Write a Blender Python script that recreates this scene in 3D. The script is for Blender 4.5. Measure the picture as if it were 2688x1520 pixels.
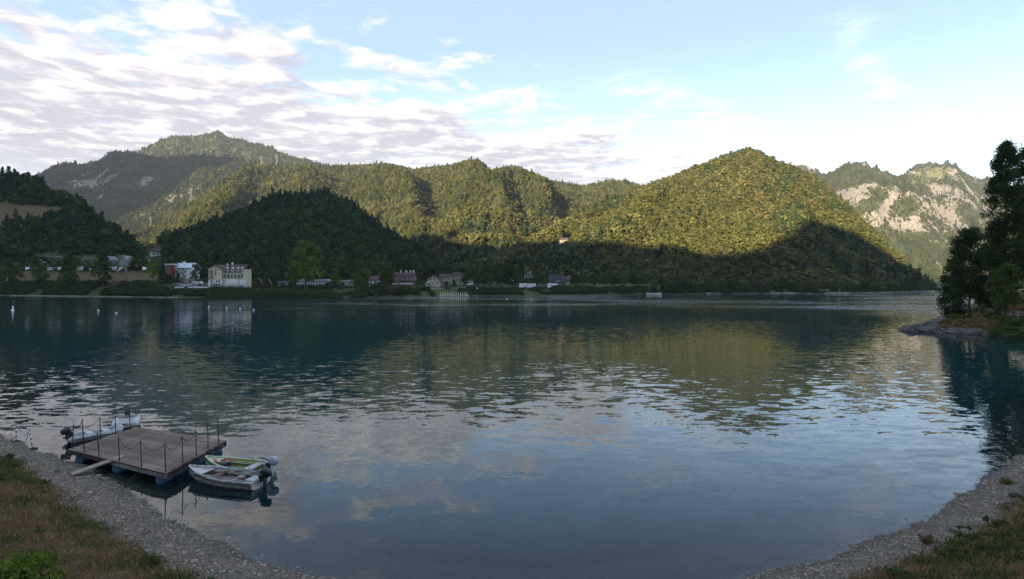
import bpy, bmesh, math, random
import numpy as np
from mathutils import Vector, Matrix, noise as mnoise

R = math.radians
scene = bpy.context.scene
for o in list(bpy.data.objects):
    bpy.data.objects.remove(o)
COL = scene.collection

# ------------------------------------------------------------------ camera
FPX, CX, HOR, CZ = 1500.0, 1344.0, 741.0, 8.5      # focal length (px of 2688), centre column, horizon row, camera height (m)
cam_d = bpy.data.cameras.new('camera'); cam = bpy.data.objects.new('camera', cam_d); COL.objects.link(cam)
cam.location = (0, 0, CZ); cam.rotation_euler = (R(90), 0, 0)
cam_d.sensor_width = 36; cam_d.lens = 36 * FPX / 2688; cam_d.shift_y = -(760 - HOR) / 2688
cam_d.clip_start = 0.3; cam_d.clip_end = 30000
scene.camera = cam

# ------------------------------------------------------------------ light
SUN_EL = 12.5
TEL = math.tan(R(SUN_EL))
EX, EY = 0.5, 0.866                                # horizontal direction in which the light travels
_l = math.hypot(EX, EY); EX /= _l; EY /= _l
SUN_STRENGTH, SKY_STRENGTH, EXPOSURE = 4.8, 0.103, 1.98

sd = bpy.data.lights.new('sun', 'SUN'); sun = bpy.data.objects.new('sun', sd); COL.objects.link(sun)
sd.energy = SUN_STRENGTH; sd.angle = R(0.5); sd.color = (1.0, 0.80, 0.56)
trav = Vector((EX * math.cos(R(SUN_EL)), EY * math.cos(R(SUN_EL)), -math.sin(R(SUN_EL))))
sun.rotation_euler = trav.to_track_quat('-Z', 'Y').to_euler()
sun.location = (-300, -300, 300)

world = bpy.data.worlds.new('World'); scene.world = world; world.use_nodes = True
scene.view_settings.view_transform = 'Standard'; scene.view_settings.look = 'None'
scene.view_settings.exposure = EXPOSURE; scene.view_settings.gamma = 1.0
scene.view_settings.use_curve_mapping = False
scene.cycles.use_denoising = True; scene.cycles.denoising_prefilter = 'NONE'
scene.cycles.max_bounces = 6; scene.cycles.diffuse_bounces = 2; scene.cycles.glossy_bounces = 3
scene.cycles.transparent_max_bounces = 12; scene.cycles.volume_bounces = 0
scene.cycles.sample_clamp_indirect = 6


class NT:
    """small helper to wire nodes"""
    def __init__(s, tree): s.t = tree; s.n = tree.nodes; s.l = tree.links
    def put(s, sock, v):
        if v is None: return
        if isinstance(v, bpy.types.NodeSocket): s.l.new(v, sock)
        else: sock.default_value = v
    def node(s, typ, ins=None, **props):
        n = s.n.new(typ)
        for k, v in props.items(): setattr(n, k, v)
        if ins:
            for k, v in ins.items(): s.put(n.inputs[k], v)
        return n
    def m(s, op, a, b=None, c=None, clamp=False):
        n = s.n.new('ShaderNodeMath'); n.operation = op; n.use_clamp = clamp
        s.put(n.inputs[0], a); s.put(n.inputs[1], b); s.put(n.inputs[2], c)
        return n.outputs[0]
    def mix(s, f, a, b):
        n = s.n.new('ShaderNodeMix'); n.data_type = 'RGBA'
        s.put(n.inputs[0], f); s.put(n.inputs[6], a); s.put(n.inputs[7], b)
        return n.outputs[2]
    def ss(s, v, lo, hi):
        n = s.n.new('ShaderNodeMapRange'); n.interpolation_type = 'SMOOTHSTEP'
        s.put(n.inputs[0], v); s.put(n.inputs[1], lo); s.put(n.inputs[2], hi)
        return n.outputs[0]
    def xyz(s, x, y, z):
        n = s.n.new('ShaderNodeCombineXYZ'); s.put(n.inputs[0], x); s.put(n.inputs[1], y); s.put(n.inputs[2], z); return n.outputs[0]
    def sep(s, v):
        n = s.n.new('ShaderNodeSeparateXYZ'); s.l.new(v, n.inputs[0]); return n.outputs
    def noise(s, vec, scale, detail=4, rough=0.55, dist=0.0, col=False):
        n = s.n.new('ShaderNodeTexNoise'); s.put(n.inputs['Vector'], vec)
        n.inputs['Scale'].default_value = scale; n.inputs['Detail'].default_value = detail
        n.inputs['Roughness'].default_value = rough; n.inputs['Distortion'].default_value = dist
        return n.outputs[1] if col else n.outputs[0]


def c4(c): return (c[0], c[1], c[2], 1.0)


# ------------------------------------------------------------------ sky with its cloud deck
def build_sky():
    k = NT(world.node_tree); k.n.clear()
    d = k.node('ShaderNodeTexCoord').outputs['Generated']
    dx, dy, dz = k.sep(d)
    sky = k.node('ShaderNodeTexSky', sky_type='NISHITA', sun_disc=False)
    sky.sun_elevation = R(SUN_EL + 6); sky.sun_rotation = math.atan2(-EX, -EY)
    sky.air_density = 1.0; sky.dust_density = 0.6; sky.ozone_density = 1.4; sky.altitude = 650
    base = sky.outputs[0]
    zz = k.m('MAXIMUM', dz, 0.035)
    X = k.m('DIVIDE', dx, zz); Y = k.m('DIVIDE', dy, zz)
    p = k.xyz(X, Y, 0.0)
    # cloud deck lying north-west of a front edge
    front = k.m('SUBTRACT', k.m('SUBTRACT', Y, 2.75), k.m('MULTIPLY', X, 0.62))
    fr = k.m('MULTIPLY', k.m('MAXIMUM', k.m('MINIMUM', front, 1.4), -1.5), 0.13)
    west = k.m('MULTIPLY', k.m('MAXIMUM', k.m('MINIMUM', k.m('MULTIPLY', X, -0.5), 1.0), -1.0), 0.035)
    def dens(vec):
        n1 = k.m('ADD', k.m('MULTIPLY', k.noise(vec, 1.5, 6, 0.60, 0.3), 0.62), k.m('MULTIPLY', k.noise(vec, 5.2, 6, 0.58, 0.5), 0.38))
        return k.m('ADD', k.m('ADD', n1, fr), west)
    n0 = dens(p)
    off = k.node('ShaderNodeVectorMath', {0: p, 1: (-EX * 0.16, -EY * 0.16, 0.0)}, operation='ADD').outputs[0]
    n1 = dens(off)
    cov = k.ss(n0, 0.515, 0.645)
    lit = k.ss(k.m('SUBTRACT', k.m('MULTIPLY', k.m('SUBTRACT', n0, n1), 2.8), k.m('MULTIPLY', k.m('SUBTRACT', n0, 0.6), 1.5)), -0.30, 0.20)
    # streaks of high cirrus along the wind
    a = k.m('MULTIPLY', k.m('ADD', X, Y), 0.7071); b = k.m('MULTIPLY', k.m('SUBTRACT', Y, X), 0.7071)
    wob = k.m('MULTIPLY', k.m('SUBTRACT', k.noise(p, 1.3, 3), 0.5), 0.5)
    bb = k.m('ADD', b, wob)
    s1 = k.m('SUBTRACT', 1.0, k.ss(k.m('ABSOLUTE', k.m('SUBTRACT', bb, 0.66)), 0.0, 0.16))
    s2 = k.m('SUBTRACT', 1.0, k.ss(k.m('ABSOLUTE', k.m('SUBTRACT', bb, 1.62)), 0.0, 0.26))
    al = k.ss(k.noise(k.xyz(k.m('MULTIPLY', a, 0.9), k.m('MULTIPLY', b, 0.6), 3.0), 1.5, 2), 0.47, 0.60)
    fine = k.ss(k.noise(k.xyz(k.m('MULTIPLY', a, 2.0), k.m('MULTIPLY', b, 1.0), 7.0), 4.0, 6, 0.65, 0.6), 0.34, 0.66)
    cir = k.m('MULTIPLY', k.m('MULTIPLY', k.m('ADD', s1, s2, clamp=True), al), k.m('MULTIPLY', fine, 0.8))
    # colours in the sky's own units (before the background strength)
    hz = k.m('SUBTRACT', 1.0, k.ss(dz, 0.02, 0.42))
    skyc = k.mix(k.m('MULTIPLY', hz, 0.75), base, (2.4, 2.7, 2.8, 1.0))
    skyc = k.mix(k.m('MULTIPLY', k.ss(dz, 0.14, 0.46), 0.92), skyc, (1.30, 1.80, 2.70, 1.0))
    ccol = k.mix(lit, (1.62, 1.57, 1.75, 1.0), (3.45, 3.2, 2.95, 1.0))
    cov = k.m('MULTIPLY', cov, k.m('ADD', k.m('MULTIPLY', k.ss(dz, 0.03, 0.2), 0.35), 0.62))
    out = k.mix(cov, skyc, ccol)
    out = k.mix(cir, out, (3.5, 3.45, 3.4, 1.0))
    bg = k.node('ShaderNodeBackground', {0: out, 1: SKY_STRENGTH})
    wo = k.node('ShaderNodeOutputWorld'); k.l.new(bg.outputs[0], wo.inputs[0])
build_sky()

# ------------------------------------------------------------------ helpers: tags, meshes
def tag(o, label=None, cat=None, group=None, kind=None):
    if label: o['label'] = label
    if cat: o['category'] = cat
    if group: o['group'] = group
    if kind: o['kind'] = kind
    return o

def thing(name, label, cat, loc=(0, 0, 0), rz=0.0, group=None):
    o = bpy.data.objects.new(name, None); COL.objects.link(o); o.empty_display_size = 0.2
    o.location = loc; o.rotation_euler = (0, 0, rz)
    return tag(o, label, cat, group)

def link(name, me, mat=None, parent=None):
    o = bpy.data.objects.new(name, me); COL.objects.link(o)
    if mat and len(me.materials) == 0: me.materials.append(mat)
    if parent: o.parent = parent
    return o

def dup(root, loc=None, rz=None, label=None, group=None, scale=None):
    r = root.copy(); COL.objects.link(r)
    if loc is not None: r.location = loc
    if rz is not None: r.rotation_euler = (0, 0, rz)
    if scale is not None: r.scale = scale if hasattr(scale, '__len__') else (scale,) * 3
    if label: r['label'] = label
    if group: r['group'] = group
    for ch in list(root.children):
        c = ch.copy(); COL.objects.link(c); c.parent = r
        for g in list(ch.children):
            e = g.copy(); COL.objects.link(e); e.parent = c
    return r

def npmesh(name, verts, faces, smooth=False):
    """verts (N,3), faces (M,k) with constant k"""
    me = bpy.data.meshes.new(name)
    verts = np.asarray(verts, np.float32); faces = np.asarray(faces, np.int32)
    n, m, kk = len(verts), len(faces), (faces.shape[1] if len(faces) else 4)
    me.vertices.add(n); me.vertices.foreach_set('co', verts.ravel())
    if m:
        me.loops.add(m * kk); me.loops.foreach_set('vertex_index', faces.ravel())
        me.polygons.add(m); me.polygons.foreach_set('loop_start', np.arange(0, m * kk, kk, dtype=np.int32))
        me.polygons.foreach_set('loop_total', np.full(m, kk, np.int32))
        if smooth: me.polygons.foreach_set('use_smooth', np.ones(m, bool))
    me.update(calc_edges=True)
    return me

class MB:
    """collects simple solids into one mesh"""
    def __init__(s): s.v = []; s.f = []; s.sm = []
    def add(s, vs, fs, smooth=False):
        b = len(s.v); s.v += [tuple(v) for v in vs]
        s.f += [tuple(b + i for i in f) for f in fs]; s.sm += [smooth] * len(fs); return s
    def box(s, c, d, rz=0.0, ry=0.0, taper=1.0):
        x, y, z = d[0] / 2, d[1] / 2, d[2] / 2
        M = Matrix.Rotation(rz, 3, 'Z') @ Matrix.Rotation(ry, 3, 'Y')
        vs = []
        for sz in (-1, 1):
            t = taper if sz > 0 else 1.0
            for sx, sy in ((-1, -1), (1, -1), (1, 1), (-1, 1)):
                vs.append(M @ Vector((sx * x * t, sy * y * t, sz * z)) + Vector(c))
        return s.add(vs, [(3, 2, 1, 0), (4, 5, 6, 7), (0, 1, 5, 4), (1, 2, 6, 5), (2, 3, 7, 6), (3, 0, 4, 7)])
    def b2(s, x0, x1, y0, y1, z0, z1):
        return s.box(((x0 + x1) / 2, (y0 + y1) / 2, (z0 + z1) / 2), (x1 - x0, y1 - y0, z1 - z0))
    def tube(s, pts, r, n=6, cap=True, smooth=True):
        pts = [Vector(p) for p in pts]; rs = r if hasattr(r, '__len__') else [r] * len(pts)
        vs = []; fs = []
        for i, p in enumerate(pts):
            t = (pts[min(i + 1, len(pts) - 1)] - pts[max(i - 1, 0)])
            if t.length < 1e-9: t = Vector((0, 0, 1))
            t.normalize(); up = Vector((0, 0, 1)) if abs(t.z) < 0.9 else Vector((1, 0, 0))
            a = t.cross(up).normalized(); b = t.cross(a)
            for j in range(n):
                q = 2 * math.pi * j / n
                vs.append(p + (a * math.cos(q) + b * math.sin(q)) * rs[i])
        for i in range(len(pts) - 1):
            for j in range(n):
                fs.append((i * n + j, i * n + (j + 1) % n, (i + 1) * n + (j + 1) % n, (i + 1) * n + j))
        s.add(vs, fs, smooth)
        if cap:
            b = len(s.v) - len(vs)
            s.f.append(tuple(b + j for j in range(n))[::-1]); s.f.append(tuple(b + len(vs) - n + j for j in range(n))); s.sm += [False, False]
        return s
    def prism(s, poly, y0, y1):
        """poly in (x,z), extruded along y"""
        n = len(poly)
        vs = [(x, y0, z) for x, z in poly] + [(x, y1, z) for x, z in poly]
        fs = [tuple(range(n)), tuple(range(2 * n - 1, n - 1, -1))]
        fs += [(i, i + n, (i + 1) % n + n, (i + 1) % n) for i in range(n)]
        return s.add(vs, fs)
    def loft(s, rings, closed=False, smooth=True):
        n = len(rings[0]); vs = [p for r in rings for p in r]; fs = []
        for i in range(len(rings) - 1):
            for j in range(n if closed else n - 1):
                fs.append((i * n + j, i * n + (j + 1) % n, (i + 1) * n + (j + 1) % n, (i + 1) * n + j))
        return s.add(vs, fs, smooth)
    def ellip(s, c, r, nu=10, nv=6):
        rings = []
        for i in range(nv + 1):
            t = math.pi * i / nv - math.pi / 2
            rings.append([(c[0] + r[0] * max(math.cos(t), 1e-3) * math.cos(2 * math.pi * j / nu), c[1] + r[1] * max(math.cos(t), 1e-3) * math.sin(2 * math.pi * j / nu), c[2] + r[2] * math.sin(t)) for j in range(nu)])
        return s.loft(rings, closed=True)
    def mesh(s, name):
        me = bpy.data.meshes.new(name); me.from_pydata(s.v, [], s.f); me.update()
        me.polygons.foreach_set('use_smooth', np.array(s.sm, bool)); me.update()
        return me
    def build(s, name, mat, parent=None):
        me = s.mesh(name); bm = bmesh.new(); bm.from_mesh(me); bmesh.ops.recalc_face_normals(bm, faces=bm.faces); bm.to_mesh(me); bm.free()
        return link(name, me, mat, parent)

# ------------------------------------------------------------------ helpers: noise (numpy)
def _hash(ix, iy, seed):
    h = (ix.astype(np.int64) * 374761393 + iy.astype(np.int64) * 668265263 + seed * 1442695041) & 0x7fffffff
    h = ((h ^ (h >> 13)) * 1274126177) & 0x7fffffff
    return ((h ^ (h >> 16)) & 0xffff) / 65535.0
def vnoise(x, y, seed=0):
    x = np.asarray(x, float); y = np.asarray(y, float)
    ix = np.floor(x); iy = np.floor(y); fx = x - ix; fy = y - iy
    fx = fx * fx * fx * (fx * (fx * 6 - 15) + 10); fy = fy * fy * fy * (fy * (fy * 6 - 15) + 10)
    a = _hash(ix, iy, seed); b = _hash(ix + 1, iy, seed); c = _hash(ix, iy + 1, seed); d = _hash(ix + 1, iy + 1, seed)
    return (a * (1 - fx) + b * fx) * (1 - fy) + (c * (1 - fx) + d * fx) * fy
def fbm(x, y, oct=4, seed=0, gain=0.5):
    s = 0; a = 1; t = 0
    for i in range(oct):
        s = s + a * vnoise(x * 2 ** i + 17.3 * i, y * 2 ** i - 9.1 * i, seed + i); t += a; a *= gain
    return s / t
def ridged(x, y, oct=4, seed=0, gain=0.5):
    s = 0; a = 1; t = 0
    for i in range(oct):
        s = s + a * (1 - np.abs(2 * vnoise(x * 2 ** i + 5.7 * i, y * 2 ** i + 3.3 * i, seed + i) - 1)); t += a; a *= gain
    return s / t
def sstep(x, lo, hi):
    t = np.clip((x - lo) / (hi - lo), 0, 1); return t * t * (3 - 2 * t)

def P(px, py, Y):
    return Vector(((px - CX) / FPX * Y, Y, CZ + (HOR - py) / FPX * Y))

# ------------------------------------------------------------------ materials
def mat(name, col, rough=0.8, col2=None, scale=3.0, detail=4, bump=0.0, bscale=None, metal=0.0, spec=0.4, rnd=0.0, stretch=(1, 1, 1), lo=0.35, hi=0.65, emit=None):
    m = bpy.data.materials.new(name); m.use_nodes = True; k = NT(m.node_tree); k.n.clear()
    tc = k.node('ShaderNodeTexCoord').outputs['Object']
    v = k.node('ShaderNodeMapping', {'Vector': tc, 'Scale': stretch}).outputs[0]
    n = k.noise(v, scale, detail)
    c2 = col2 or tuple(x * 0.72 for x in col)
    c = k.mix(k.ss(n, lo, hi), c4(c2), c4(col))
    if rnd:
        oi = k.node('ShaderNodeObjectInfo').outputs['Random']
        hsv = k.node('ShaderNodeHueSaturation', {'Color': c, 'Value': k.m('ADD', k.m('MULTIPLY', oi, 2 * rnd), 1 - rnd)})
        c = hsv.outputs[0]
    b = k.node('ShaderNodeBsdfPrincipled', {'Base Color': c, 'Roughness': rough, 'Metallic': metal, 'Specular IOR Level': spec})
    if bump:
        nb = k.noise(v, bscale or scale * 3, 5)
        bp = k.node('ShaderNodeBump', {'Height': nb, 'Strength': bump, 'Distance': 0.05}); k.l.new(bp.outputs[0], b.inputs['Normal'])
    o = k.node('ShaderNodeOutputMaterial'); k.l.new(b.outputs[0], o.inputs[0])
    return m

def foliage(name, a, b, c=None, val=0.25, hue=0.02, trans=0.25, scale=0.35, patch=0.0):
    """leaf material: a/b mixed by noise in the crown, whole tree varied by its own random"""
    m = bpy.data.materials.new(name); m.use_nodes = True; k = NT(m.node_tree); k.n.clear()
    tc = k.node('ShaderNodeTexCoord').outputs['Object']; rn = k.node('ShaderNodeObjectInfo').outputs['Random']
    n = k.noise(tc, scale, 3)
    col = k.mix(k.ss(n, 0.35, 0.65), c4(a), c4(b))
    if c: col = k.mix(k.m('MULTIPLY', k.ss(k.m('FRACT', k.m('MULTIPLY', rn, 7.31)), 0.70, 0.95), 0.8), col, c4(c))
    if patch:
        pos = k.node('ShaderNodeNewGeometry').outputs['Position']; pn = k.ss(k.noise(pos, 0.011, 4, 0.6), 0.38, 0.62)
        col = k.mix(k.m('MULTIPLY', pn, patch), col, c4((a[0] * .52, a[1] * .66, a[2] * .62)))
    hs = k.node('ShaderNodeHueSaturation', {'Hue': k.m('ADD', 0.5 - hue, k.m('MULTIPLY', k.m('FRACT', k.m('MULTIPLY', rn, 13.7)), 2 * hue)), 'Value': k.m('ADD', 1 - val, k.m('MULTIPLY', rn, 2 * val)), 'Color': col}).outputs[0]
    d = k.node('ShaderNodeBsdfDiffuse', {'Color': hs}); t = k.node('ShaderNodeBsdfTranslucent', {'Color': hs})
    mx = k.node('ShaderNodeMixShader', {0: trans, 1: d.outputs[0], 2: t.outputs[0]})
    o = k.node('ShaderNodeOutputMaterial'); k.l.new(mx.outputs[0], o.inputs[0])
    return m

M = {}
M['white'] = mat('white_plaster', (0.72, 0.72, 0.70), 0.85, (0.6, 0.6, 0.58), 0.4)
M['cream'] = mat('cream_plaster', (0.60, 0.53, 0.35), 0.85, (0.50, 0.44, 0.29), 0.4)
M['beige'] = mat('beige_plaster', (0.50, 0.44, 0.34), 0.85, None, 0.5)
M['pink'] = mat('pink_plaster', (0.38, 0.30, 0.255), 0.85, None, 0.5)
M['redwall'] = mat('red_plaster', (0.30, 0.045, 0.04), 0.85, None, 0.5)
M['orange'] = mat('orange_plaster', (0.45, 0.22, 0.13), 0.85, None, 0.5)
M['greywall'] = mat('grey_render', (0.26, 0.26, 0.26), 0.9, None, 0.5)
M['stonewall'] = mat('rubble_stone', (0.40, 0.35, 0.29), 0.95, (0.14, 0.11, 0.09), 1.3, 3, 0.3)
M['tile'] = mat('brown_roof_tile', (0.10, 0.055, 0.045), 0.9, (0.055, 0.035, 0.03), 0.8)
M['redtile'] = mat('red_roof_tile', (0.085, 0.038, 0.033), 0.9, (0.05, 0.025, 0.022), 0.8)
M['darkroof'] = mat('dark_slate_roof', (0.045, 0.045, 0.055), 0.85, (0.025, 0.025, 0.03), 0.6)
M['metalroof'] = mat('pale_metal_roof', (0.55, 0.57, 0.58), 0.5, None, 0.5, metal=0.2)
M['wood'] = mat('dark_wood', (0.09, 0.055, 0.035), 0.8, (0.05, 0.03, 0.02), 2.0, stretch=(1, 1, 6))
M['brownwall'] = mat('brown_plaster', (0.22, 0.135, 0.11), 0.85, None, 0.5)
M['thatch'] = mat('thatch', (0.17, 0.13, 0.10), 1.0, (0.09, 0.07, 0.055), 3.0, bump=0.4)
M['concrete'] = mat('concrete', (0.36, 0.35, 0.33), 0.9, (0.24, 0.235, 0.22), 0.8, bump=0.2)
M['glass'] = mat('window_glass', (0.02, 0.025, 0.03), 0.06, spec=0.6)
M['palegl'] = mat('veranda_glass', (0.30, 0.36, 0.36), 0.15, (0.20, 0.26, 0.27), 0.6, spec=0.6)
M['frame'] = mat('window_frame', (0.5, 0.48, 0.44), 0.6)
M['dark'] = mat('dark_paint', (0.02, 0.02, 0.022), 0.55)
M['steel'] = mat('galvanised_steel', (0.42, 0.43, 0.44), 0.45, metal=0.6)
M['pylon'] = mat('weathered_pylon_steel', (0.20, 0.20, 0.19), 0.7)
M['rubber'] = mat('tyre_rubber', (0.015, 0.015, 0.015), 0.9)
M['carwhite'] = mat('white_car_paint', (0.75, 0.76, 0.77), 0.25, (0.7, 0.7, 0.72), spec=0.6)
M['carsilver'] = mat('silver_car_paint', (0.35, 0.36, 0.38), 0.3, spec=0.6, metal=0.4)
M['cardark'] = mat('dark_blue_car_paint', (0.02, 0.025, 0.05), 0.25, spec=0.6)
M['carred'] = mat('red_car_paint', (0.28, 0.02, 0.02), 0.25, spec=0.6)
M['canvas'] = mat('beige_canvas', (0.58, 0.48, 0.30), 0.9, None, 1.0)
M['bark'] = mat('bark', (0.10, 0.085, 0.065), 0.95, (0.05, 0.04, 0.03), 3.0, bump=0.5, stretch=(1, 1, 0.3))
M['leaf_wood'] = foliage('wood_broadleaf_sunlit', (0.138, 0.130, 0.043), (0.092, 0.102, 0.034), (0.155, 0.126, 0.050), 0.40, 0.014, patch=0.5)  # lit copy: sunlit tone put into the leaf colour
M['leaf_wood_shaded'] = foliage('wood_broadleaf_shaded', (0.070, 0.094, 0.026), (0.048, 0.072, 0.021), (0.09, 0.095, 0.03), 0.36, 0.02, patch=0.5)  # shaded copy: same leaves in darker colour for the hills in shade
M['leaf_con'] = foliage('wood_conifer', (0.046, 0.068, 0.028), (0.032, 0.052, 0.024), None, 0.28, 0.015, 0.1)
M['leaf_far'] = foliage('wood_far', (0.080, 0.082, 0.024), (0.055, 0.064, 0.022), (0.10, 0.09, 0.03), 0.28, 0.02, 0.15)
M['leaf_tree'] = foliage('tree_leaves', (0.085, 0.125, 0.028), (0.05, 0.085, 0.022), None, 0.22, 0.02, 0.3)
M['leaf_bright'] = foliage('bright_tree_leaves', (0.13, 0.185, 0.03), (0.085, 0.135, 0.025), None, 0.15, 0.01, 0.3)
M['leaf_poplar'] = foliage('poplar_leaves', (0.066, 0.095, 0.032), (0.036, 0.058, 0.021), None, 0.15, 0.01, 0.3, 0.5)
M['leaf_yellow'] = foliage('yellowing_leaves', (0.16, 0.16, 0.03), (0.11, 0.13, 0.025), None, 0.15, 0.01, 0.3)
M['leaf_shrub'] = foliage('shrub_leaves', (0.06, 0.085, 0.03), (0.04, 0.062, 0.024), (0.09, 0.08, 0.035), 0.3, 0.02, 0.25)
M['reed'] = foliage('reed_blades', (0.085, 0.115, 0.04), (0.06, 0.085, 0.035), (0.13, 0.12, 0.06), 0.25, 0.02, 0.3, 2.0)
M['grass_dry'] = foliage('dry_grass', (0.27, 0.165, 0.078), (0.195, 0.125, 0.06), (0.21, 0.16, 0.07), 0.35, 0.015, 0.2, 3.0)
M['grass_green'] = foliage('green_grass', (0.085, 0.105, 0.032), (0.06, 0.08, 0.026), (0.13, 0.12, 0.04), 0.35, 0.02, 0.25, 3.0)
# ------------------------------------------------------------------ terrain of the far shore and the mountains
SH_PX = [-900, -300, 0, 200, 430, 620, 900, 1000, 1150, 1400, 1700, 1850, 2000, 2200, 2300, 2400, 2460, 2560, 2700, 3400]
SH_Y = [420, 390, 366, 347, 321, 320, 320, 336, 364, 366, 411, 425, 440, 440, 472, 510, 545, 640, 700, 800]
def shoreY(px): return np.interp(px, SH_PX, SH_Y)
BD = [-40, 0, 3, 8, 14, 16, 25, 45, 48, 85, 150]
BPX = [-900, 400, 445, 620, 690, 980, 1045, 1700, 1800, 3400]
BZ = np.array([[-9, 0, .5, 3.5, 7, 7.6, 10.5, 16.3, 16.8, 18, 18], [-9, 0, .5, 3.5, 7, 7.6, 10.5, 16.3, 16.8, 18, 18],
      [-8, 0, .3, 3.2, 4.7, 4.9, 5.1, 7.5, 8, 9, 12], [-8, 0, .3, 3.2, 4.7, 4.9, 5.1, 7.5, 8, 9, 12],
      [-8, 0, .3, 1.2, 2.2, 2.5, 4.2, 5.5, 5.8, 8, 10], [-8, 0, .3, 1.2, 2.2, 2.5, 4.2, 5.5, 5.8, 8, 10],
      [-8, 0, .9, 2.8, 4.2, 4.4, 4.8, 6.5, 7, 10, 14], [-8, 0, .9, 2.8, 4.2, 4.4, 4.8, 6.5, 7, 10, 14],
      [-8, 0, 1, 1.5, 2, 2.2, 3, 5, 5, 8, 10], [-8, 0, 1, 1.5, 2, 2.2, 3, 5, 5, 8, 10]], float)
def bankZ(px, Y):
    px = np.asarray(px, float); d = np.asarray(Y, float) - shoreY(px)
    cols = np.stack([np.interp(d, BD, BZ[i]) for i in range(len(BPX))], 0)
    f = np.interp(px, BPX, np.arange(len(BPX))); i = np.clip(f.astype(int), 0, len(BPX) - 2); f = f - i
    f = f * f * (3 - 2 * f)
    z = np.take_along_axis(cols, i[None], 0)[0] * (1 - f) + np.take_along_axis(cols, (i + 1)[None], 0)[0] * f
    x = (px - CX) / FPX * Y
    return z + np.where(d > 1, (fbm(x / 9, Y / 9, 3, 5) - .5) * 0.8, 0)

class Hill:
    def __init__(s, name, crest, base, seed, amp, wav, back=0.25, prof=1.0, drop=7.0, px0=None, px1=None, spurs=(), jag=0.0):
        s.jag = jag
        s.name = name; c = np.array(crest, float)
        s.cpx, s.cpy, s.cY = c.T; b = np.array(base, float); s.bpx, s.bY, s.bz = b.T
        s.seed, s.amp, s.wav, s.back, s.prof, s.drop, s.spurs = seed, amp, wav, back, prof, drop, spurs
        s.px0 = c[0, 0] if px0 is None else px0; s.px1 = c[-1, 0] if px1 is None else px1
    def col(s, px):
        yc = np.interp(px, s.cpx, s.cY); py = np.interp(px, s.cpx, s.cpy)
        zc = CZ + (HOR - py) / FPX * yc - s.drop
        if s.jag: zc = zc + s.jag * (ridged(np.asarray(px, float) / 26, np.zeros_like(np.asarray(px, float)), 3, s.seed + 3) - .62)
        return np.interp(px, s.bpx, s.bY), np.interp(px, s.bpx, s.bz), yc, zc
    def at(s, px, t):
        """world point(s) at column px and fraction t from foot (0) to crest (1), beyond 1 is the back slope"""
        px = np.asarray(px, float); t = np.asarray(t, float)
        y0, z0, yc, zc = s.col(px); Y = y0 + (yc - y0) * t; x = (px - CX) / FPX * Y
        tf = np.clip(t, 0, 1)
        z = z0 + (zc - z0) * tf ** s.prof
        wx = x + 60 * (fbm(x / 200, Y / 200, 2, s.seed + 9) - .5); wy = Y + 60 * (fbm(x / 200 + 7, Y / 200, 2, s.seed + 8) - .5)
        n = ridged(wx / s.wav, wy / (s.wav * 1.9), 4, s.seed) - 0.62
        win = np.clip(tf * (1 - tf) * 4, 0, 1) ** 0.7 * (tf > 0) + np.where(t > 1, np.clip(t - 1, 0, .3), 0)
        z = z + s.amp * n * win * 1.8
        for (pa, ta, pb, tb, w, h) in s.spurs:      # ridges running down the slope
            f = np.clip((t - tb) / (ta - tb), 0, 1); pc = pb + (pa - pb) * f
            dx = px - pc; g = np.exp(-(dx / np.where(dx < 0, w * 2.6, w * 0.9)) ** 2); e = sstep(t, tb - .1, tb + .25) * (1 - sstep(t, ta - .35, ta + .05))
            z = z + h * g * e
        lim = CZ + (zc - CZ) * Y / yc - (1 - tf) * 6.0      # spurs stay below the skyline of the crest
        z = np.where((t > 0.25) & (t <= 1), np.minimum(z, lim), z)
        bk = np.maximum(t - 1, 0) * (yc - y0)
        z = z - bk * 0.55
        z = np.where(t < 0, z0 + (zc - z0) * t * 0.4, z)
        return np.stack([x, Y, z], -1)
    def mesh(s, nx, nt):
        px = np.linspace(s.px0, s.px1, nx); t = np.concatenate([np.linspace(-0.06, 0, 3)[:-1], np.linspace(0, 1, nt), 1 + np.linspace(0, s.back, 9)[1:]])
        PX, T = np.meshgrid(px, t, indexing='ij'); v = s.at(PX, T)
        m, n = PX.shape; i = np.arange(m * n).reshape(m, n)
        f = np.stack([i[:-1, :-1], i[1:, :-1], i[1:, 1:], i[:-1, 1:]], -1).reshape(-1, 4)
        s.gv = (PX, T, v)
        return npmesh(s.name, v.reshape(-1, 3), f, True), PX, T, v
    def scatter(s, n, rng, tmax=1.03, tmin=0.0):
        px = rng.uniform(s.px0, s.px1, n * 3); t = rng.uniform(tmin, tmax, n * 3)
        y0, z0, yc, zc = s.col(px); w = (y0 + (yc - y0) * t) * (yc - y0); keep = rng.uniform(0, 1, n * 3) < w / w.max()
        px, t = px[keep][:n], t[keep][:n]
        return px, t, s.at(px, t)

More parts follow.
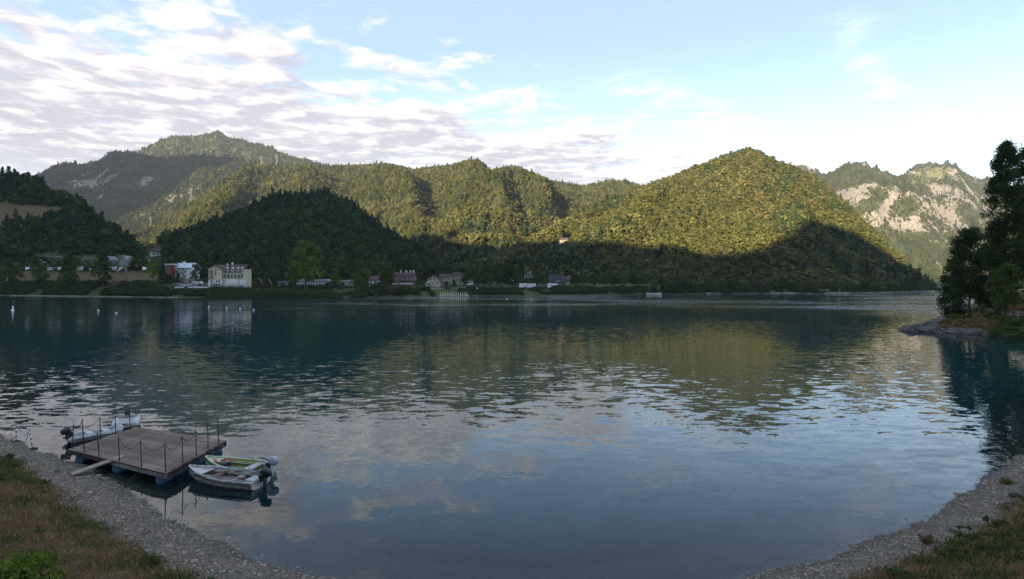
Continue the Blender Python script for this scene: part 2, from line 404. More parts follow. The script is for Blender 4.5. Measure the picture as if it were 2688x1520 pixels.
sh = lambda px, d: float(shoreY(px)) + d
HA = Hill('hill_left', [(-700, 395, 700), (-300, 410, 660), (-50, 440, 620), (0, 447, 610), (50, 452, 600), (90, 458, 595), (112, 475, 590), (140, 492, 585), (180, 507, 575), (215, 517, 565), (235, 542, 555), (270, 572, 540), (310, 602, 520), (350, 627, 500), (400, 660, 480), (440, 690, 470), (500, 735, 460)],
          [(-700, 480, 16), (0, 452, 16.5), (400, 405, 16.5), (500, 400, 8)], 3, 7, 90, 0.5, 1.0, 7)
HB = Hill('hill_central', [(330, 690, 540), (370, 645, 560), (420, 612, 580), (480, 592, 600), (540, 572, 620), (600, 557, 640), (640, 542, 650), (690, 517, 660), (720, 504, 665), (750, 500, 670), (790, 500, 670), (840, 499, 670), (870, 504, 670), (920, 522, 660), (950, 545, 650), (1000, 583, 630), (1040, 610, 610), (1090, 637, 590), (1130, 665, 570), (1180, 705, 550), (1260, 742, 530)],
          [(330, 410, 10), (620, 408, 8), (1000, 425, 8), (1260, 455, 9)], 11, 11, 90, 0.5, 1.05, 10)
HC = Hill('hill_middle', [(250, 660, 1150), (330, 610, 1250), (400, 578, 1400), (500, 520, 1620), (560, 482, 1760), (640, 436, 1900), (700, 425, 1900), (830, 423, 1880), (870, 425, 1880), (900, 428, 1870), (955, 423, 1860), (1000, 422, 1850), (1040, 428, 1830), (1080, 435, 1800), (1150, 430, 1750), (1200, 425, 1700), (1240, 416, 1650), (1265, 421, 1640), (1285, 444, 1640), (1320, 437, 1620), (1350, 431, 1600), (1380, 442, 1610), (1420, 460, 1640), (1480, 470, 1700), (1530, 478, 1750), (1600, 466, 1800), (1640, 462, 1820), (1680, 477, 1840), (1760, 505, 1860), (1850, 560, 1880)],
          [(250, 800, 25), (1000, 640, 14), (1100, 470, 9), (1400, 470, 9), (1850, 700, 10)], 23, 46, 170, 0.35, 1.35, 15,
          spurs=[(1245, 1.02, 1330, 0.25, 45, 66), (1355, 1.02, 1450, 0.3, 42, 70), (1000, 0.95, 1090, 0.3, 55, 55), (680, 0.95, 540, 0.15, 55, 60), (850, .95, 780, .3, 60, 50)])
HD2 = Hill('mountain_left_shoulder', [(-250, 560, 2400), (40, 480, 2450), (100, 456, 2480), (140, 433, 2500), (165, 422, 2500), (215, 428, 2500), (250, 421, 2500), (290, 397, 2500), (305, 393, 2500), (345, 397, 2500), (380, 405, 2480), (440, 412, 2460), (520, 404, 2440), (600, 406, 2430), (640, 415, 2430), (700, 430, 2440), (800, 470, 2450), (950, 540, 2450)],
           [(-250, 1500, 60), (950, 1400, 40)], 31, 60, 330, 0.2, 1.1, 9, jag=14.0)
HD1 = Hill('mountain_left_peak', [(150, 450, 3000), (320, 402, 3050), (370, 389, 3100), (420, 365, 3100), (455, 351, 3100), (500, 356, 3120), (545, 346, 3130), (570, 339, 3130), (592, 351, 3130), (600, 358, 3120), (640, 364, 3100), (680, 376, 3100), (710, 381, 3090), (730, 393, 3080), (790, 411, 3050), (830, 424, 3050), (900, 445, 3040), (1050, 490, 3000)],
           [(150, 2450, 250), (1050, 2350, 200)], 41, 45, 300, 0.2, 1.0, 9, jag=16.0)
HE = Hill('hill_right', [(1180, 735, 520), (1250, 692, 540), (1330, 643, 580), (1400, 602, 650), (1480, 566, 730), (1560, 531, 810), (1640, 498, 890), (1700, 475, 940), (1760, 455, 990), (1830, 430, 1040), (1900, 405, 1080), (1940, 390, 1100), (1965, 383, 1105), (1990, 388, 1100), (2030, 410, 1075), (2080, 430, 1040), (2130, 453, 990), (2180, 486, 930), (2230, 531, 855), (2280, 586, 780), (2330, 636, 710), (2380, 686, 650), (2420, 722, 610), (2450, 745, 585), (2490, 768, 570)],
          [(1180, sh(1180, 90), 9), (1300, sh(1300, 85), 9), (1680, sh(1680, 60), 8), (1780, sh(1780, 14), 1.8), (1900, sh(1900, 3), .6), (2300, sh(2300, 3), .5), (2490, sh(2490, 3), .3)], 53, 22, 120, 0.4, 1.1, 10,
          spurs=[(1985, 0.95, 2160, 0.15, 60, 24), (1890, .95, 1760, .2, 60, 20), (1780, .9, 1640, .2, 45, 16)])
HF = Hill('mountain_right', [(1780, 470, 3400), (1860, 425, 3450), (1900, 400, 3500), (1935, 394, 3500), (1980, 410, 3500), (2060, 425, 3500), (2095, 430, 3500), (2120, 432, 3500), (2140, 438, 3500), (2165, 455, 3480), (2185, 450, 3480), (2220, 431, 3500), (2245, 428, 3500), (2270, 424, 3500), (2282, 426, 3500), (2310, 441, 3480), (2350, 461, 3450), (2380, 450, 3470), (2410, 426, 3500), (2440, 421, 3500), (2470, 420, 3500), (2500, 424, 3500), (2530, 440, 3480), (2560, 455, 3470), (2600, 465, 3460), (2650, 480, 3450), (2800, 500, 3450), (3100, 540, 3500)],
          [(1780, 1300, 0), (3100, 1300, 0)], 61, 85, 420, 0.12, 1.3, 14, jag=46.0,
          spurs=[(2280, .95, 2420, .2, 60, 130), (2450, .95, 2560, .25, 70, 120), (2130, .95, 2300, .25, 50, 110)])
HILLS = [HA, HB, HC, HD2, HD1, HE, HF]

def hillZ(h, px, Y):
    y0, z0, yc, zc = h.col(np.asarray(px, float)); t = (Y - y0) / (yc - y0)
    z = h.at(px, t)[..., 2]
    return np.where((px >= h.px0) & (px <= h.px1) & (t > -0.02) & (t < 1.2), z, -99.0)
def hit(px, py, y_from=None, hills=HILLS):
    """the first ground point of the far shore seen at (px,py)"""
    Y = np.concatenate([np.arange(300, 700, 0.5), np.arange(700, 2600, 4.0)])
    if y_from: Y = Y[Y >= y_from]
    PXa = np.full_like(Y, px); z = np.where(Y < shoreY(px) + 150, bankZ(PXa, Y), -99.0)
    for h in hills: z = np.maximum(z, hillZ(h, PXa, Y))
    pr = HOR - (z - CZ) / Y * FPX
    ok = np.where((pr <= py) & (Y > shoreY(px)))[0]
    i = ok[0] if len(ok) else len(Y) - 1
    return Vector(((px - CX) / FPX * Y[i], float(Y[i]), float(z[i])))
def hitpy(h, px, py):
    t = np.linspace(0, 1, 400); v = h.at(np.full_like(t, px), t)
    pr = HOR - (v[:, 2] - CZ) / v[:, 1] * FPX; ok = np.where(pr <= py)[0]
    return v[ok[0]] if len(ok) else v[-1]

def ground_mat(name, cols, attr=None, scale=0.02, bump=0.0, rough_edge=1.1):
    m = bpy.data.materials.new(name); m.use_nodes = True; k = NT(m.node_tree); k.n.clear()
    pos = k.node('ShaderNodeNewGeometry').outputs['Position']
    col = k.mix(k.ss(k.noise(pos, scale, 8, 0.6), 0.38, 0.62), c4(cols[0]), c4(cols[1]))
    col = k.mix(k.m('MULTIPLY', k.ss(k.noise(pos, scale * 9, 5, 0.6), 0.45, 0.7), 0.5), col, c4(cols[2] if len(cols) > 2 else cols[1]))
    for an, (ca, cb), sc in (attr or []):
        at = k.node('ShaderNodeAttribute', attribute_name=an).outputs['Fac']
        nn = k.noise(k.node('ShaderNodeVectorMath', {0: pos, 1: (1, 1, 0.45)}, operation='MULTIPLY').outputs[0], sc, 7, 0.65)
        f = k.ss(k.m('ADD', at, k.m('MULTIPLY', k.m('SUBTRACT', nn, 0.5), rough_edge)), 0.42, 0.62)
        rc = k.mix(k.ss(k.noise(pos, sc * 2.3, 6, 0.7), 0.35, 0.65), c4(ca), c4(cb))
        col = k.mix(f, col, rc)
    b = k.node('ShaderNodeBsdfPrincipled', {'Base Color': col, 'Roughness': 0.95, 'Specular IOR Level': 0.1})
    if bump:
        bp = k.node('ShaderNodeBump', {'Height': k.noise(pos, scale * 6, 8, 0.7), 'Strength': 0.8, 'Distance': bump}); k.l.new(bp.outputs[0], b.inputs['Normal'])
    o = k.node('ShaderNodeOutputMaterial'); k.l.new(b.outputs[0], o.inputs[0]); return m
def set_attr(me, name, vals):
    a = me.attributes.new(name, 'FLOAT', 'POINT'); a.data.foreach_set('value', np.asarray(vals, np.float32).ravel())

MG = ground_mat('forest_floor', [(0.045, 0.052, 0.022), (0.03, 0.04, 0.018), (0.06, 0.055, 0.03)])
MROCK = ground_mat('mountain_ground', [(0.06, 0.066, 0.026), (0.045, 0.054, 0.022), (0.075, 0.075, 0.03)],
                   [('meadow', ((0.145, 0.15, 0.06), (0.11, 0.12, 0.05)), 0.02), ('rock', ((0.33, 0.29, 0.235), (0.16, 0.14, 0.115)), 0.06)], 0.012, 9.0, 2.6)
MBANK = ground_mat('bank_turf', [(0.075, 0.085, 0.028), (0.05, 0.062, 0.022), (0.10, 0.085, 0.04)], [('brown', ((0.14, 0.095, 0.045), (0.10, 0.075, 0.035)), 0.15), ('pale', ((0.26, 0.24, 0.20), (0.17, 0.155, 0.13)), 0.5)], 0.06)

def rock_F(px, py, v):
    x, y, z = v[..., 0], v[..., 1], v[..., 2]
    a = (x * 0.75 + z * 1.1) / 260; b = (x * 0.75 - z * 1.1) / 90
    n = ridged(a, b, 4, 71); n2 = fbm(x / 160, z / 160, 4, 77)
    w = 0.20 + 0.32 * np.exp(-(((px - 2490) / 150) ** 2 + ((py - 545) / 90) ** 2)) + 0.34 * np.exp(-(((py - 470 - (px - 2100) * 0.42) / 38) ** 2)) * (px < 2420) + 0.3 * np.exp(-(((px - 2210) / 40) ** 2 + ((py - 452) / 22) ** 2)) + .3 * np.exp(-(((px - 2130) / 30) ** 2 + ((py - 450) / 25) ** 2))
    w = w * (1 - sstep(py, 610, 690))
    return np.clip((n - 0.66) * 1.7 + (n2 - .5) * 1.2 + w * 0.85 - 0.06, 0, 1)
def rock_D(px, py, v):
    x, y, z = v[..., 0], v[..., 1], v[..., 2]
    n = ridged(x / 60, z / 150, 3, 81); n2 = fbm(x / 150, z / 150, 3, 83)
    w = 0.34 * np.exp(-(((py - 505 + (px - 320) * 0.42) / 22) ** 2)) * sstep(px, 200, 260) * (1 - sstep(px, 400, 450)) + 0.4 * np.exp(-(((px - 230) / 60) ** 2 + ((py - 470) / 30) ** 2)) + 0.25 * np.exp(-(((px - 590) / 25) ** 2 + ((py - 370) / 18) ** 2))
    return np.clip((n - 0.62) * 1.3 + (n2 - .5) * .8 + w * 1.15 - 0.05, 0, 1)
def meadow_A(px, py):
    top = np.interp(px, [-700, 0, 80, 160, 200, 260], [500, 536, 538, 545, 555, 600]); bot = np.interp(px, [-700, 0, 60, 130, 200, 260], [640, 605, 600, 585, 575, 570])
    return sstep(py, top - 2, top + 4) * (1 - sstep(py, bot - 3, bot + 6)) * (px < 250)
def proj(v): return HOR - (v[..., 2] - CZ) / v[..., 1] * FPX

def add_hill(h, nx, nt, material):
    me, PX, T, v = h.mesh(nx, nt); py = proj(v)
    if h is HF: set_attr(me, 'rock', rock_F(PX, py, v)); set_attr(me, 'meadow', 0.9 * np.exp(-(((PX - 2450) / 55) ** 2 + ((py - 455) / 26) ** 2)) + .5 * np.exp(-(((PX - 2390) / 45) ** 2 + ((py - 480) / 22) ** 2)))
    elif h in (HD1, HD2): set_attr(me, 'rock', rock_D(PX, py, v)); set_attr(me, 'meadow', np.zeros(PX.shape))
    elif h is HA: set_attr(me, 'brown', meadow_A(PX, py) * 1.0); set_attr(me, 'pale', np.zeros(PX.shape))
    o = link(h.name, me, material); tag(o, kind='structure'); return o
add_hill(HA, 220, 120, MBANK); add_hill(HB, 200, 100, MG); add_hill(HC, 420, 160, MG)
add_hill(HD2, 300, 150, MROCK); add_hill(HD1, 240, 80, MROCK); add_hill(HE, 360, 150, MG); add_hill(HF, 380, 260, MROCK)

# low bank of the far shore
def far_bank():
    px = np.linspace(-900, 3000, 781); d = np.array([-40, -10, -2, 0, 1.5, 3, 5.5, 8, 11, 14, 15, 16, 20, 25, 30, 35, 40, 45, 46.5, 48, 55, 65, 75, 85, 100, 120, 150.])
    PX, DD = np.meshgrid(px, d, indexing='ij'); Y = shoreY(PX) + DD
    z = bankZ(PX, Y); x = (PX - CX) / FPX * Y
    v = np.stack([x, Y, z], -1); m, n = PX.shape; i = np.arange(m * n).reshape(m, n)
    f = np.stack([i[:-1, :-1], i[1:, :-1], i[1:, 1:], i[:-1, 1:]], -1).reshape(-1, 4)
    me = npmesh('far_bank', v.reshape(-1, 3), f, True)
    brown = ((PX < 420) & (DD > 15.5) & (DD < 47)) * 0.75 + ((PX > 640) & (PX < 900) & (DD > 12) & (DD < 30)) * 0.45
    pale = ((PX < 470) & (DD >= -1) & (DD <= 2.6)) * 0.9 + ((PX > 1850) & (DD >= -1) & (DD <= 2.0)) * 0.75 + ((PX > 1045) & (PX < 1700) & (DD > 15) & (DD < 24)) * 0.55 + ((PX > 440) & (PX < 650) & (DD > 12) & (DD < 31)) * 0.6
    set_attr(me, 'brown', brown); set_attr(me, 'pale', pale)
    tag(link('far_bank', me, MBANK), kind='structure')
far_bank()

# unseen ridge behind the camera, crest shaped to shade lake and lower slopes
NX_, NY_ = -EY, EX
def qp(v): return v[0] * NX_ + v[1] * NY_, v[0] * EX + v[1] * EY
pts = []
for h, px, py in [(HE, 2420, 735), (HE, 2330, 668), (HE, 2260, 622), (HE, 2200, 602), (HE, 2160, 600), (HE, 2100, 612), (HE, 2050, 635), (HE, 2010, 655), (HE, 1980, 672), (HE, 1900, 678), (HE, 1800, 662), (HE, 1650, 648), (HE, 1500, 641), (HE, 1400, 645), (HC, 1320, 652), (HC, 1230, 650), (HC, 1140, 640)]:
    v = hitpy(h, px, py); q, p = qp(v); pts.append((q, v[2] + 5 + p * TEL))
pts.sort()
qb = [p[0] for p in pts]; hb = [p[1] for p in pts]
# hills left and central lie wholly in the shade
need = []
for h, px in ((HB, 700), (HB, 800), (HB, 880), (HA, 0), (HA, 100), (HA, 220)):
    v = h.at(px, 1.0); q, p = qp(v); need.append((q, v[2] + 26 + p * TEL))
CQ = np.arange(-1600, 4300, 12.0)
CH = np.interp(CQ, qb, hb, left=hb[0] + 15, right=hb[-1])
print('caster', [(round(a), round(b)) for a, b in pts], [(round(a), round(b)) for a, b in need])
for q, hh in need: CH = np.maximum(CH, hh * np.clip(1 - ((CQ - q) / 135.0) ** 4, 0, 1))
qmax = max(max(q for q, _ in need), qb[-1])
CH = np.where(CQ > qmax + 30, CH * (1 - sstep(CQ, qmax + 30, qmax + 260)) + 70 * sstep(CQ, qmax + 30, qmax + 260), CH)
CH = CH + np.interp(CQ, [1880, 2230, 3200, 3700], [0, 860, 860, 0])  # extra crest height added to put the left mountain in shade
CP0 = -760.0
def caster():
    off = np.array([-900, -500, -220, -60, 0, 50, 160, 300, 420]); fr = np.array([0, .45, .78, .96, 1, .95, .72, .35, 0])
    crest = CH + (-CP0) * TEL
    Q, O = np.meshgrid(CQ, off, indexing='ij'); Z = crest[:, None] * fr[None] - 3
    pp = CP0 + O; x = Q * NX_ + pp * EX; y = Q * NY_ + pp * EY
    v = np.stack([x, y, Z], -1); m, n = Q.shape; i = np.arange(m * n).reshape(m, n)
    f = np.stack([i[:-1, :-1], i[:-1, 1:], i[1:, 1:], i[1:, :-1]], -1).reshape(-1, 4)
    tag(link('unseen_shade_ridge', npmesh('unseen_shade_ridge', v.reshape(-1, 3), f, True), MG), kind='structure')
caster()

# ------------------------------------------------------------------ forests: instanced trees over the hills
def rot_frames(rng, n, up=0.0):
    a = rng.normal(size=(n, 3)); a /= np.linalg.norm(a, axis=1)[:, None]
    b = rng.normal(size=(n, 3)); b -= a * (a * b).sum(1)[:, None]; b /= np.linalg.norm(b, axis=1)[:, None]
    return a, b
def leaf_quads(c, size, rng, flat=None, spread=0.5):
    n = len(c); a, b = rot_frames(rng, n)
    if flat is not None:       # bias the leaf planes to face outwards
        nrm = flat + rng.normal(size=(n, 3)) * spread; nrm /= np.linalg.norm(nrm, axis=1)[:, None]
        a = np.cross(nrm, rng.normal(size=(n, 3))); a /= np.linalg.norm(a, axis=1)[:, None]; b = np.cross(nrm, a)
    s = (size * rng.uniform(0.6, 1.4, n))[:, None]
    a = a * s; b = b * s * rng.uniform(0.5, 0.9, n)[:, None]
    v = np.stack([c - a * .5 - b * .2, c + a * .1 - b * .5, c + a * .55 + b * .1, c - a * .1 + b * .5], 1).reshape(-1, 3)
    return v, np.arange(n * 4).reshape(n, 4)
def crown_points(rng, h, r, nclump, per, zlo=0.12, shape='round'):
    """leaf centres on the skins of many clumps filling a crown of height h, radius r"""
    cs = []; ns = []
    for i in range(nclump):
        f = (i + rng.uniform(0, 1)) / nclump
        z = h * (zlo + (1 - zlo) * f * 0.93)
        if shape == 'round': rr = r * math.sqrt(max(0.05, 1 - ((f - 0.42) / 0.62) ** 2))
        elif shape == 'column': rr = r * min(1, (0.72 + f * .9)) * (1 - max(0, f - .05) ** 3.6) ** 0.7
        elif shape == 'spread': rr = r * math.sqrt(max(0.05, 1 - ((f - 0.55) / 0.6) ** 2))
        else: rr = r * (1 - f * 0.93)
        q = rng.uniform(0, 2 * math.pi); d = rr * math.sqrt(rng.uniform(0.1, 1)) * 0.8
        cr = max(0.18 * r, rr * rng.uniform(0.30, 0.5)) * (1.0 if shape != 'column' else .75)
        cc = np.array([math.cos(q) * d, math.sin(q) * d, z])
        u = rng.normal(size=(per, 3)); u /= np.linalg.norm(u, axis=1)[:, None]; u[:, 2] = np.where(u[:, 2] < -0.3, -u[:, 2] * .6, u[:, 2])
        cs.append(cc + u * cr * rng.uniform(0.7, 1.08, (per, 1)) * np.array([1, 1, 0.85])); ns.append(u)
    return np.concatenate(cs), np.concatenate(ns)
def conifer_points(rng, h, r, tiers, per):
    cs = []
    for i in range(tiers):
        f = i / tiers; z = h * (0.1 + 0.9 * f); rr = r * (1 - f) ** 0.85 + 0.15
        q = rng.uniform(0, 2 * math.pi, per); d = rr * np.sqrt(rng.uniform(0.08, 1, per))
        cs.append(np.stack([np.cos(q) * d, np.sin(q) * d, z - d * 0.35 + rng.normal(0, h * .012, per)], 1))
    c = np.concatenate(cs); n = c * np.array([1, 1, 0]); n /= np.maximum(np.linalg.norm(n, axis=1), 1e-3)[:, None]; n[:, 2] += 0.8
    return c, n / np.linalg.norm(n, axis=1)[:, None]

def proto(name, verts, faces, material, coll):
    me = npmesh(name, verts, faces); me.materials.append(material)
    o = bpy.data.objects.new(name, me); coll.objects.link(o); return o
def new_coll(name): return bpy.data.collections.new(name)
rng = np.random.default_rng(7)
def make_protos(cname, leaf, con, nb=4, nc=2, ls=1.5):
    c = new_coll(cname)
    for i in range(nb):
        p, n = crown_points(rng, 9.0, 4.0 + .5 * (i % 2), 7, 34, 0.05, 'round' if i % 2 else 'spread'); n = n * .6 + (p - [0, 0, 4.0]) / 5.0; n /= np.linalg.norm(n, axis=1)[:, None]; v, f = leaf_quads(p, ls, rng, n, 0.32); proto('a_%s_%d' % (cname, i), v, f, leaf, c)
    for i in range(nc):
        p, n = conifer_points(rng, 12.0, 2.9, 10, 18); v, f = leaf_quads(p, ls * 0.95, rng, n); proto('b_%s_%d' % (cname, i), v, f, con, c)
    return c
CW = make_protos('woodtrees', M['leaf_wood'], M['leaf_con'])
CS = make_protos('shadewoodtrees', M['leaf_wood_shaded'], M['leaf_con'])
CFAR = make_protos('fartrees', M['leaf_far'], M['leaf_con'], ls=2.0)

def instancer(name, pts, idx, scale, rotz, coll, label, cat, tilt=None):
    n = len(pts); me = bpy.data.meshes.new(name); me.vertices.add(n); me.vertices.foreach_set('co', np.asarray(pts, np.float32).ravel())
    a = me.attributes.new('pick', 'INT', 'POINT'); a.data.foreach_set('value', np.asarray(idx, np.int32))
    sc = np.asarray(scale, np.float32); sc = np.repeat(sc[:, None], 3, 1) if sc.ndim == 1 else sc
    a = me.attributes.new('siz', 'FLOAT_VECTOR', 'POINT'); a.data.foreach_set('vector', sc.astype(np.float32).ravel())
    ro = np.zeros((n, 3), np.float32); ro[:, 2] = rotz
    if tilt is not None: ro[:, :2] = tilt
    a = me.attributes.new('turn', 'FLOAT_VECTOR', 'POINT'); a.data.foreach_set('vector', ro.ravel())
    me.update()
    o = bpy.data.objects.new(name, me); COL.objects.link(o); tag(o, label, cat, kind='stuff')
    g = bpy.data.node_groups.new(name, 'GeometryNodeTree'); g.is_modifier = True
    g.interface.new_socket('Geometry', in_out='INPUT', socket_type='NodeSocketGeometry'); g.interface.new_socket('Geometry', in_out='OUTPUT', socket_type='NodeSocketGeometry')
    k = NT(g); gi = k.node('NodeGroupInput'); go = k.node('NodeGroupOutput')
    ci = k.node('GeometryNodeCollectionInfo'); ci.inputs['Collection'].default_value = coll; ci.inputs['Separate Children'].default_value = True; ci.inputs['Reset Children'].default_value = True
    def na(nm, ty):
        x = k.node('GeometryNodeInputNamedAttribute', data_type=ty); x.inputs['Name'].default_value = nm
        return [s for s in x.outputs if s.enabled and s.name == 'Attribute'][0]
    er = k.node('FunctionNodeEulerToRotation'); k.l.new(na('turn', 'FLOAT_VECTOR'), er.inputs[0])
    ip = k.node('GeometryNodeInstanceOnPoints'); ip.inputs['Pick Instance'].default_value = True
    k.l.new(gi.outputs[0], ip.inputs['Points']); k.l.new(ci.outputs[0], ip.inputs['Instance']); k.l.new(na('pick', 'INT'), ip.inputs['Instance Index'])
    k.l.new(er.outputs[0], ip.inputs['Rotation']); k.l.new(na('siz', 'FLOAT_VECTOR'), ip.inputs['Scale']); k.l.new(ip.outputs[0], go.inputs[0])
    md = o.modifiers.new('scatter', 'NODES'); md.node_group = g
    return o

def wood(h, n, coll, label, con=0.25, scl=(0.7, 1.25), keep=None, tmin=0.0, seed=1, conscale=36.0):
    r = np.random.default_rng(seed); px, t, v = h.scatter(n, r, 1.04, tmin)
    py = proj(v); ok = np.ones(len(px), bool) if keep is None else keep(px, py, v)
    px, t, v = px[ok], t[ok], v[ok]; m = len(px)
    cn = fbm(v[:, 0] / conscale, v[:, 1] / conscale, 3, seed + 5)
    isc = r.uniform(0, 1, m) < np.clip(con + (cn - .5) * 1.6, 0.02, 0.95)
    idx = np.where(isc, 4 + r.integers(0, 2, m), r.integers(0, 4, m))
    s = r.uniform(scl[0], scl[1], m) * r.lognormal(-.03, .22, m).clip(.6, 1.6) * (0.8 + 0.4 * fbm(v[:, 0] / 60, v[:, 1] / 60, 2, seed))
    sc = np.stack([s * r.uniform(.85, 1.2, m), s * r.uniform(.85, 1.2, m), s * r.uniform(.85, 1.25, m)], 1)
    v = v.copy(); v[:, 2] -= 1.0 * s
    instancer('wood', v, idx, sc, r.uniform(0, 6.28, m), coll, label, 'forest')
def clear_of(rects):
    def k(px, py, v):
        ok = np.ones(len(px), bool)
        for a, b, c, d in rects: ok &= ~((px > a) & (px < b) & (py > c) & (py < d))
        return ok
    return k
def keep_A(px, py, v):
    r = meadow_A(px, py); rr = np.random.default_rng(3).uniform(0, 1, len(px))
    hedge = (np.abs(py - np.interp(px, [20, 60, 130, 175], [602, 596, 580, 566])) < 9) & (px > 15) & (px < 178)
    terr = np.interp(px, [-700, 0, 230, 360, 420], [690, 690, 690, 676, 660])
    return ((r < 0.25) | (hedge & (rr < .9))) & (py < terr) & clear_of([(380, 434, 640, 716), (205, 262, 672, 700), (295, 345, 668, 700), (95, 170, 668, 700)])(px, py, v)
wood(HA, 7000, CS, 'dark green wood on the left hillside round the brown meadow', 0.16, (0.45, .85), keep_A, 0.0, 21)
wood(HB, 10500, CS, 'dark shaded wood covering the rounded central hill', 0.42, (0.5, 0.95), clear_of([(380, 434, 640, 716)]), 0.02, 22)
wood(HC, 52000, CW, 'sunlit green wood covering the long middle ridge', 0.12, (0.55, 1.02), None, 0.0, 23)
wood(HE, 25000, CW, 'golden sunlit wood covering the pointed right hill', 0.05, (0.45, 0.88), clear_of([(1455, 1512, 622, 668)]), 0.02, 24, 50)
def keep_D(px, py, v): return np.random.default_rng(4).uniform(0.25, .6, len(px)) > rock_D(px, py, v)
wood(HD2, 26000, CFAR, 'hazy shaded wood on the rocky left mountain shoulder', 0.45, (0.75, 1.2), keep_D, 0.05, 25)
wood(HD1, 13000, CFAR, 'distant wood on the highest left peak', 0.45, (0.75, 1.2), keep_D, 0.05, 26)
def keep_F(px, py, v):
    r = np.random.default_rng(5).uniform(0.2, .95, len(px)); md = np.exp(-(((px - 2440) / 70) ** 2 + ((py - 460) / 32) ** 2))
    return (rock_F(px, py, v) < r) & (md < r + .1) & (px < 2760)
wood(HF, 36000, CFAR, 'distant wood between pale cliffs on the right mountain', 0.4, (0.65, 1.1), keep_F, 0.02, 27)

# ------------------------------------------------------------------ near shore, headland
NEAR_SH = [(-130, 130), (-80, 76), (-45, 47.5), (-33, 35.6), (-28.6, 31.95), (-24.4, 29.04), (-20.66, 27.07), (-18.4, 25.4), (-16.8, 24.2), (-14.3, 22.1), (-11.2, 19.6), (-8.57, 17.98), (-6.45, 16.8), (-5.55, 16.37), (0, 14.9), (6.57, 16.37), (8.85, 17.2), (11.45, 18.6), (14.66, 20.4), (17.45, 22.4), (19.4, 23.97), (24.5, 27.8), (31, 32.5), (46, 45), (72, 66), (88, 77)]
HEADL = [(72, 70), (76, 78.5), (75.6, 84), (76.5, 90), (74.6, 95.2), (71, 97.2), (69.2, 99.6), (71.5, 103), (77, 109), (84, 117), (96, 131), (107, 143), (122, 159), (150, 195), (200, 240), (330, 300), (330, 40), (110, 40)]
def poly_sd(poly, x, y):
    """signed distance, positive inside"""
    x = np.asarray(x, float); y = np.asarray(y, float); d = np.full(x.shape, 1e9); ins = np.zeros(x.shape, bool); n = len(poly)
    for i in range(n):
        (ax, ay), (bx, by) = poly[i], poly[(i + 1) % n]
        ex, ey = bx - ax, by - ay; t = np.clip(((x - ax) * ex + (y - ay) * ey) / (ex * ex + ey * ey), 0, 1)
        d = np.minimum(d, np.hypot(x - ax - t * ex, y - ay - t * ey))
        with np.errstate(divide='ignore', invalid='ignore'):
            ins ^= ((ay > y) != (by > y)) & (x < (bx - ax) * (y - ay) / (by - ay + 1e-12) + ax)
    return np.where(ins, d, -d)
NEAR_POLY = NEAR_SH + [(130, 77), (130, -40), (-130, -40)]
def near_d(x, y):
    return poly_sd(NEAR_POLY, x, y) + (fbm(np.asarray(x) / 1.6, np.asarray(y) / 1.6, 3, 90) - .5) * 0.5
def bw(x): return np.interp(x, [-25, 0, 10], [2.2, 2.1, 1.85])
def near_z(x, y):
    d = near_d(x, y); w = bw(x)
    z = np.where(d < 0, d * 0.16 - 0.35 * np.clip(-d - 2.5, 0, 60), np.where(d < w, d * 0.2, w * .2 + (d - w) * 0.34))
    z = np.minimum(z, 5.0 + 0.01 * d)
    g = sstep(d, w - .4, w + 1.6)
    return z + g * ((fbm(x / 1.3, y / 1.3, 4, 93) - .5) * 0.28 + (fbm(x / 6, y / 6, 2, 94) - .5) * .7) + (1 - g) * (fbm(x / .5, y / .5, 3, 95) - .5) * 0.06
def head_z(x, y):
    d = poly_sd(HEADL, x, y) + (fbm(x / 4, y / 4, 3, 98) - .5) * 1.6
    z = np.interp(d, [-60, -6, 0, 3, 6, 12, 25, 60, 200], [-20, -2.4, 0, .45, 1.0, 3.3, 5.2, 9.5, 22])
    return z + sstep(d, 1, 5) * (fbm(x / 3, y / 3, 3, 99) - .5) * 0.9

def grid_obj(name, xs, ys, fz, material, mask=None, attrs=None):
    X, Y = np.meshgrid(xs, ys, indexing='ij'); Z = fz(X, Y); m, n = X.shape; i = np.arange(m * n).reshape(m, n)
    f = np.stack([i[:-1, :-1], i[1:, :-1], i[1:, 1:], i[:-1, 1:]], -1)
    if mask is not None: f = f[mask(X, Y)[:-1, :-1]]
    f = f.reshape(-1, 4); v = np.stack([X, Y, Z], -1).reshape(-1, 3)
    used = np.unique(f); rm = np.zeros(m * n, np.int64); rm[used] = np.arange(len(used))
    me = npmesh(name, v[used], rm[f], True)
    for an, fn in (attrs or {}).items(): set_attr(me, an, fn(X, Y).ravel()[used])
    return tag(link(name, me, material), kind='structure')

